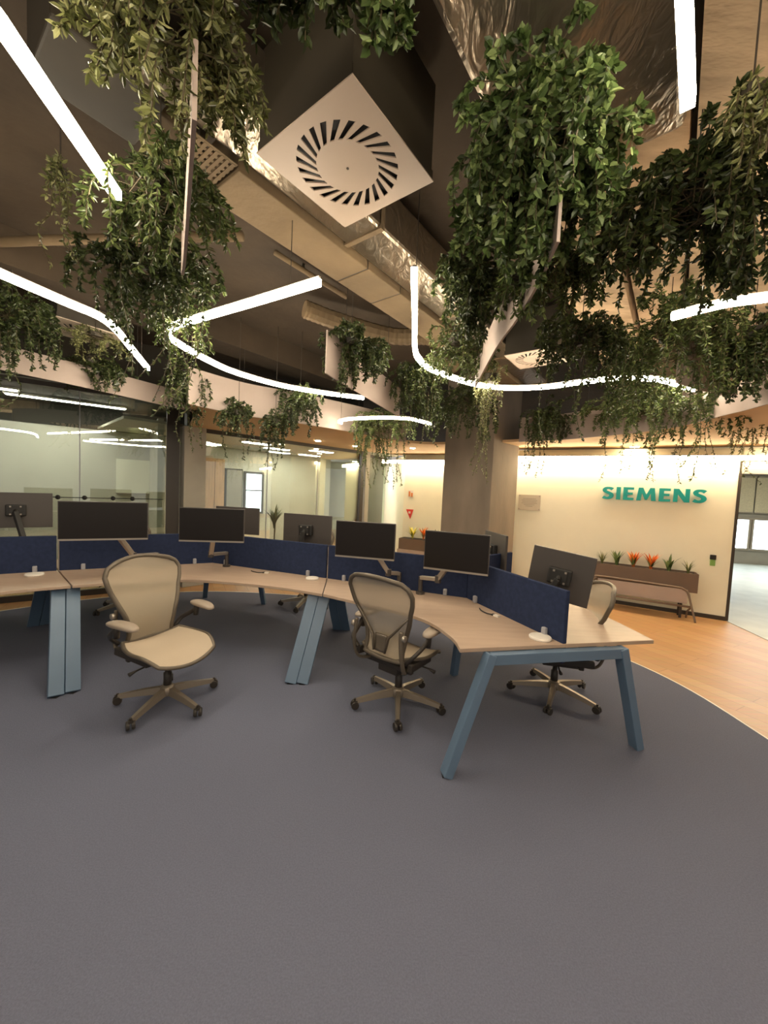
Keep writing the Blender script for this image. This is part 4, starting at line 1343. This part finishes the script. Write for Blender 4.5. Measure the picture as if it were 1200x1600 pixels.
# ------------------------------------------------------------------ hanging plants
def foliage(label, cx, cy, cz, rx, rz, kind, stems, vines, vlen, seed):
    rnd = random.Random(seed)
    g_ = 1.0 if math.hypot(cx, cy) < 3.0 else 1.12
    rx, rz, stems = rx * 1.18 * g_, rz * 1.12 * g_, int(stems * 1.6 * g_ * g_)
    t = thing('hanging_plant', label, 'plant', (cx, cy, cz), 'hanging plants under the ceiling', world_built=False)
    lf, sm_ = MB(), MB()
    fine = kind in 'o'
    l0 = {'b': 0.038, 'm': 0.038, 'd': 0.036, 'o': 0.032}[kind]
    l0 = min(l0, 0.10 * (rx + rz) + 0.02)
    asp = {'b': 0.60, 'm': 0.36, 'd': 0.50, 'o': 0.36}[kind]
    dist = math.hypot(cx, cy)
    root = Vector((0, 0, rz * 0.55))

    def leaf(p, d, L):
        d = d.normalized()
        a = Vector((rnd.uniform(-1, 1), rnd.uniform(-1, 1), rnd.uniform(-1, 1)))
        s = d.cross(a)
        if s.length < 1e-3:
            return
        s.normalize()
        nrm = s.cross(d)
        w_ = L * asp * 0.5
        up_ = nrm * w_ * 0.3
        a1, a2 = p + d * L * 0.28, p + d * L * 0.68 - nrm * L * 0.03
        lf.add([p, a1 + s * w_ + up_, a2 + s * w_ * 0.85 + up_, p + d * L - nrm * L * 0.12, a2 - s * w_ * 0.85 + up_, a1 - s * w_ + up_],
               [(0, 1, 2, 3), (0, 3, 4, 5)])

    def branch(pts, L, gap, start):
        path = smooth_path([tuple(p) for p in pts], 5)
        sm_.tube([tuple(p) for p in path[::2] + ([path[-1]] if len(path) % 2 == 0 else [])], 0.0022, 4)
        tot = sum((path[i + 1] - path[i]).length for i in range(len(path) - 1))
        nn = max(3, int(tot / gap))
        for k in range(nn):
            f = start + (1 - start) * (k + rnd.random()) / nn
            x = min(f, 0.999) * (len(path) - 1)
            i = int(x)
            p = path[i].lerp(path[i + 1], x - i)
            tan = (path[i + 1] - path[i]).normalized()
            for sgn in (-1, 1):
                d = tan * rnd.uniform(0.3, 0.9) + Vector((rnd.uniform(-1, 1), rnd.uniform(-1, 1), rnd.uniform(-0.75, 0.6))) * 0.95
                leaf(p, d, L * rnd.uniform(0.6, 1.15))

    clumps = []
    for k in range(7):
        v = Vector((rnd.gauss(0, 1), rnd.gauss(0, 1), rnd.gauss(-0.1, 1))).normalized() * rnd.uniform(0.5, 0.85)
        clumps.append(Vector((v.x * rx, v.y * rx, v.z * rz)))
    for k in range(stems):
        a = rnd.uniform(0, 2 * math.pi)
        el = math.asin(rnd.uniform(-0.95, 0.75))
        rr = rnd.uniform(0.55, 1.0)
        e = Vector((math.cos(a) * math.cos(el) * rx, math.sin(a) * math.cos(el) * rx, math.sin(el) * rz)) * rr
        if k % 4:
            e = clumps[k % 7] + e * 0.42
        r0 = root + Vector((rnd.uniform(-.35, .35) * rx, rnd.uniform(-.35, .35) * rx, rnd.uniform(-0.5, 0.1) * rz))
        mid = (r0 + e) * 0.5 + Vector((e.x * 0.3, e.y * 0.3, rz * 0.25))
        branch([r0, mid, e], l0, l0 * 0.36, 0.2)
    for k in range(vines):
        a = rnd.uniform(0, 2 * math.pi)
        q = Vector((math.cos(a) * rx * rnd.uniform(.2, .8), math.sin(a) * rx * rnd.uniform(.2, .8), -rz * 0.6))
        L = vlen * rnd.uniform(0.6, 1.2) + rz * 0.3
        branch([q + Vector((0, 0, rz * 0.5)), q, q + Vector((rnd.uniform(-.06, .06), rnd.uniform(-.06, .06), -L * 0.5)), q + Vector((rnd.uniform(-.1, .1), rnd.uniform(-.1, .1), -L))], l0 * 0.85, l0 * 0.75, 0.1)
    lo = lf.build('foliage', 'leaf_' + kind, t)
    lo['kind'] = 'stuff'
    so = sm_.build('stems', 'stem', t)
    so['kind'] = 'stuff'
    MB().tube([(0, 0, rz * 0.35), (0, 0, ceil_z(cx, cy) - cz)], 0.003, 5).build('hanging_wire', 'trim_dark', t)
    MB().lathe([(0.03, rz * 0.30), (min(0.06, rx * .4), rz * 0.36), (min(0.07, rx * .45), rz * 0.55)], 12).build('pot', 'dark_box', t)
    return t


plants = [
    ("olive leafy trailing plant hanging in the upper left, beside the edge-on white panel", -0.64, 1.11, 2.78, 0.20, 0.22, "o", 70, 0, 0.00),
    ("dark shadowed trailing plant above the near square air diffuser", -0.34, 1.05, 3.02, 0.17, 0.14, "d", 60, 0, 0.00),
    ("small bright green plant hanging at the top edge above the near diffuser", -0.06, 1.17, 3.02, 0.075, 0.085, "b", 32, 0, 0.00),
    ("dense green plant at the end of the long straight light on the left", -1.03, 1.73, 2.80, 0.28, 0.24, "m", 60, 0, 0.00),
    ("dark bushy plant over the bend of the angled strip light", -1.46, 2.38, 2.80, 0.37, 0.29, "d", 60, 6, 0.35),
    ("wispy plant trailing past the tip of the V-shaped strip light", -1.56, 2.92, 2.75, 0.17, 0.26, "m", 26, 6, 0.30),
    ("dark plant cut off by the left edge of the picture, below the strip light", -3.10, 3.21, 2.80, 0.24, 0.37, "d", 40, 3, 0.20),
    ("pale dry-looking sprig hanging over the distant left diffuser", -2.88, 3.82, 2.95, 0.25, 0.14, "o", 18, 0, 0.00),
    ("small dark plant on the pale left ceiling band", -3.08, 4.00, 2.72, 0.25, 0.18, "d", 34, 0, 0.00),
    ("dark plant draped over the joint of the two left ceiling bands", -2.34, 4.48, 2.68, 0.24, 0.33, "d", 36, 4, 0.25),
    ("plant hanging below the curved band over the grey glazed pillar", -1.78, 4.62, 2.36, 0.20, 0.23, "d", 26, 3, 0.15),
    ("dark plant hanging from the curved band, left of the glazing post", -1.13, 4.95, 2.55, 0.28, 0.34, "d", 36, 0, 0.00),
    ("small plant trailing below the curved band beside its darker neighbour", -1.40, 4.83, 2.30, 0.17, 0.24, "d", 20, 3, 0.15),
    ("plant spilling over the free end of the upright white panel", -0.34, 3.31, 2.75, 0.25, 0.22, "d", 42, 0, 0.00),
    ("feathery green plant hanging in front of the glazing post head", -0.08, 5.60, 2.38, 0.36, 0.42, "m", 48, 8, 0.20),
    ("dark plant between the upright white panel and the vertical strip light", 0.28, 4.29, 2.75, 0.27, 0.35, "d", 38, 3, 0.20),
    ("dark plant left of the long tapering white panel", 0.50, 2.38, 2.85, 0.23, 0.23, "d", 55, 0, 0.00),
    ("plant under the bend of the strip light, in front of the concrete column", 0.54, 3.28, 2.78, 0.24, 0.24, "m", 40, 0, 0.00),
    ("dark plant at the head of the concrete column", 1.03, 5.17, 2.72, 0.40, 0.37, "d", 44, 0, 0.00),
    ("long vine trailing down the right face of the concrete column", 1.07, 4.17, 2.70, 0.12, 0.34, "o", 12, 6, 0.45),
    ("large bright leafy plant hanging in the upper right", 0.50, 1.45, 2.85, 0.29, 0.31, "b", 120, 0, 0.00),
    ("leafy plant behind the long tapering white panel", 0.95, 2.20, 2.85, 0.19, 0.21, "m", 48, 0, 0.00),
    ("large dark plant in the right half, above the dotted strip light", 1.27, 1.72, 2.85, 0.33, 0.32, "d", 95, 0, 0.00),
    ("thin arching branch at the right edge near the bright vertical light", 1.13, 1.32, 2.90, 0.07, 0.16, "o", 22, 0, 0.00),
    ("dark plant beside the small right diffuser", 1.51, 3.14, 2.75, 0.28, 0.33, "d", 48, 4, 0.25),
    ("broad green plant above the lettering, under the dotted light", 2.18, 3.11, 2.72, 0.38, 0.48, "m", 70, 5, 0.30),
    ("plant at the right edge in front of the pale curved panel", 2.66, 2.91, 2.75, 0.18, 0.31, "d", 40, 0, 0.00),
    ("dark plant draped over the right ceiling band next to the column", 2.18, 5.37, 2.62, 0.35, 0.31, "d", 36, 8, 0.28),
    ("green plant draped over the right ceiling band above the lettering", 2.89, 4.47, 2.60, 0.55, 0.33, "m", 52, 8, 0.30),
    ("dark trailing plant on the right ceiling band before the doorway", 3.28, 4.02, 2.60, 0.36, 0.23, "m", 36, 4, 0.30),
    ("sparse twiggy plant above the doorway at the right edge", 3.95, 4.24, 2.50, 0.25, 0.28, "o", 14, 4, 0.25),
    ("small plant draped over the middle of the long tapering white panel", 0.63, 1.98, 2.66, 0.13, 0.15, "m", 26, 0, 0.00),
    ("thin pale vine hanging under the dark left ceiling", -1.61, 1.91, 3.00, 0.05, 0.17, "o", 10, 3, 0.20),
]
for i, (lb, x, y, z_, rx, rz, kd, st, vn, vl) in enumerate(plants):
    foliage(lb, x, y, z_, rx, rz, kd, st, vn, vl, 100 + i)

# a potted floor plant behind the middle glass
pt_ = thing('potted_plant', 'dark leafy potted plant standing behind the middle glass partition', 'plant', tuple(gp2(2.05, 0, 0.9)), world_built=False)
MB().lathe([(0.13, 0.0), (0.17, 0.35), (0.18, 0.36), (0.16, 0.34)], 20).build('pot', 'trim_dark', pt_)
MB().tube([(0, 0, 0.3), (0.02, 0, 0.9)], 0.015, 6).build('trunk', 'stem', pt_)
lb_ = leaf_blades(22, 0.55, 0.07, 0.6, 9)
lb_.v = [(a, b, c + 0.75) for a, b, c in lb_.v]
lb_.build('leaf_rosette', 'leaf_d', pt_)

for o in bpy.data.objects:
    if '_w' in o:
        del o['_w']
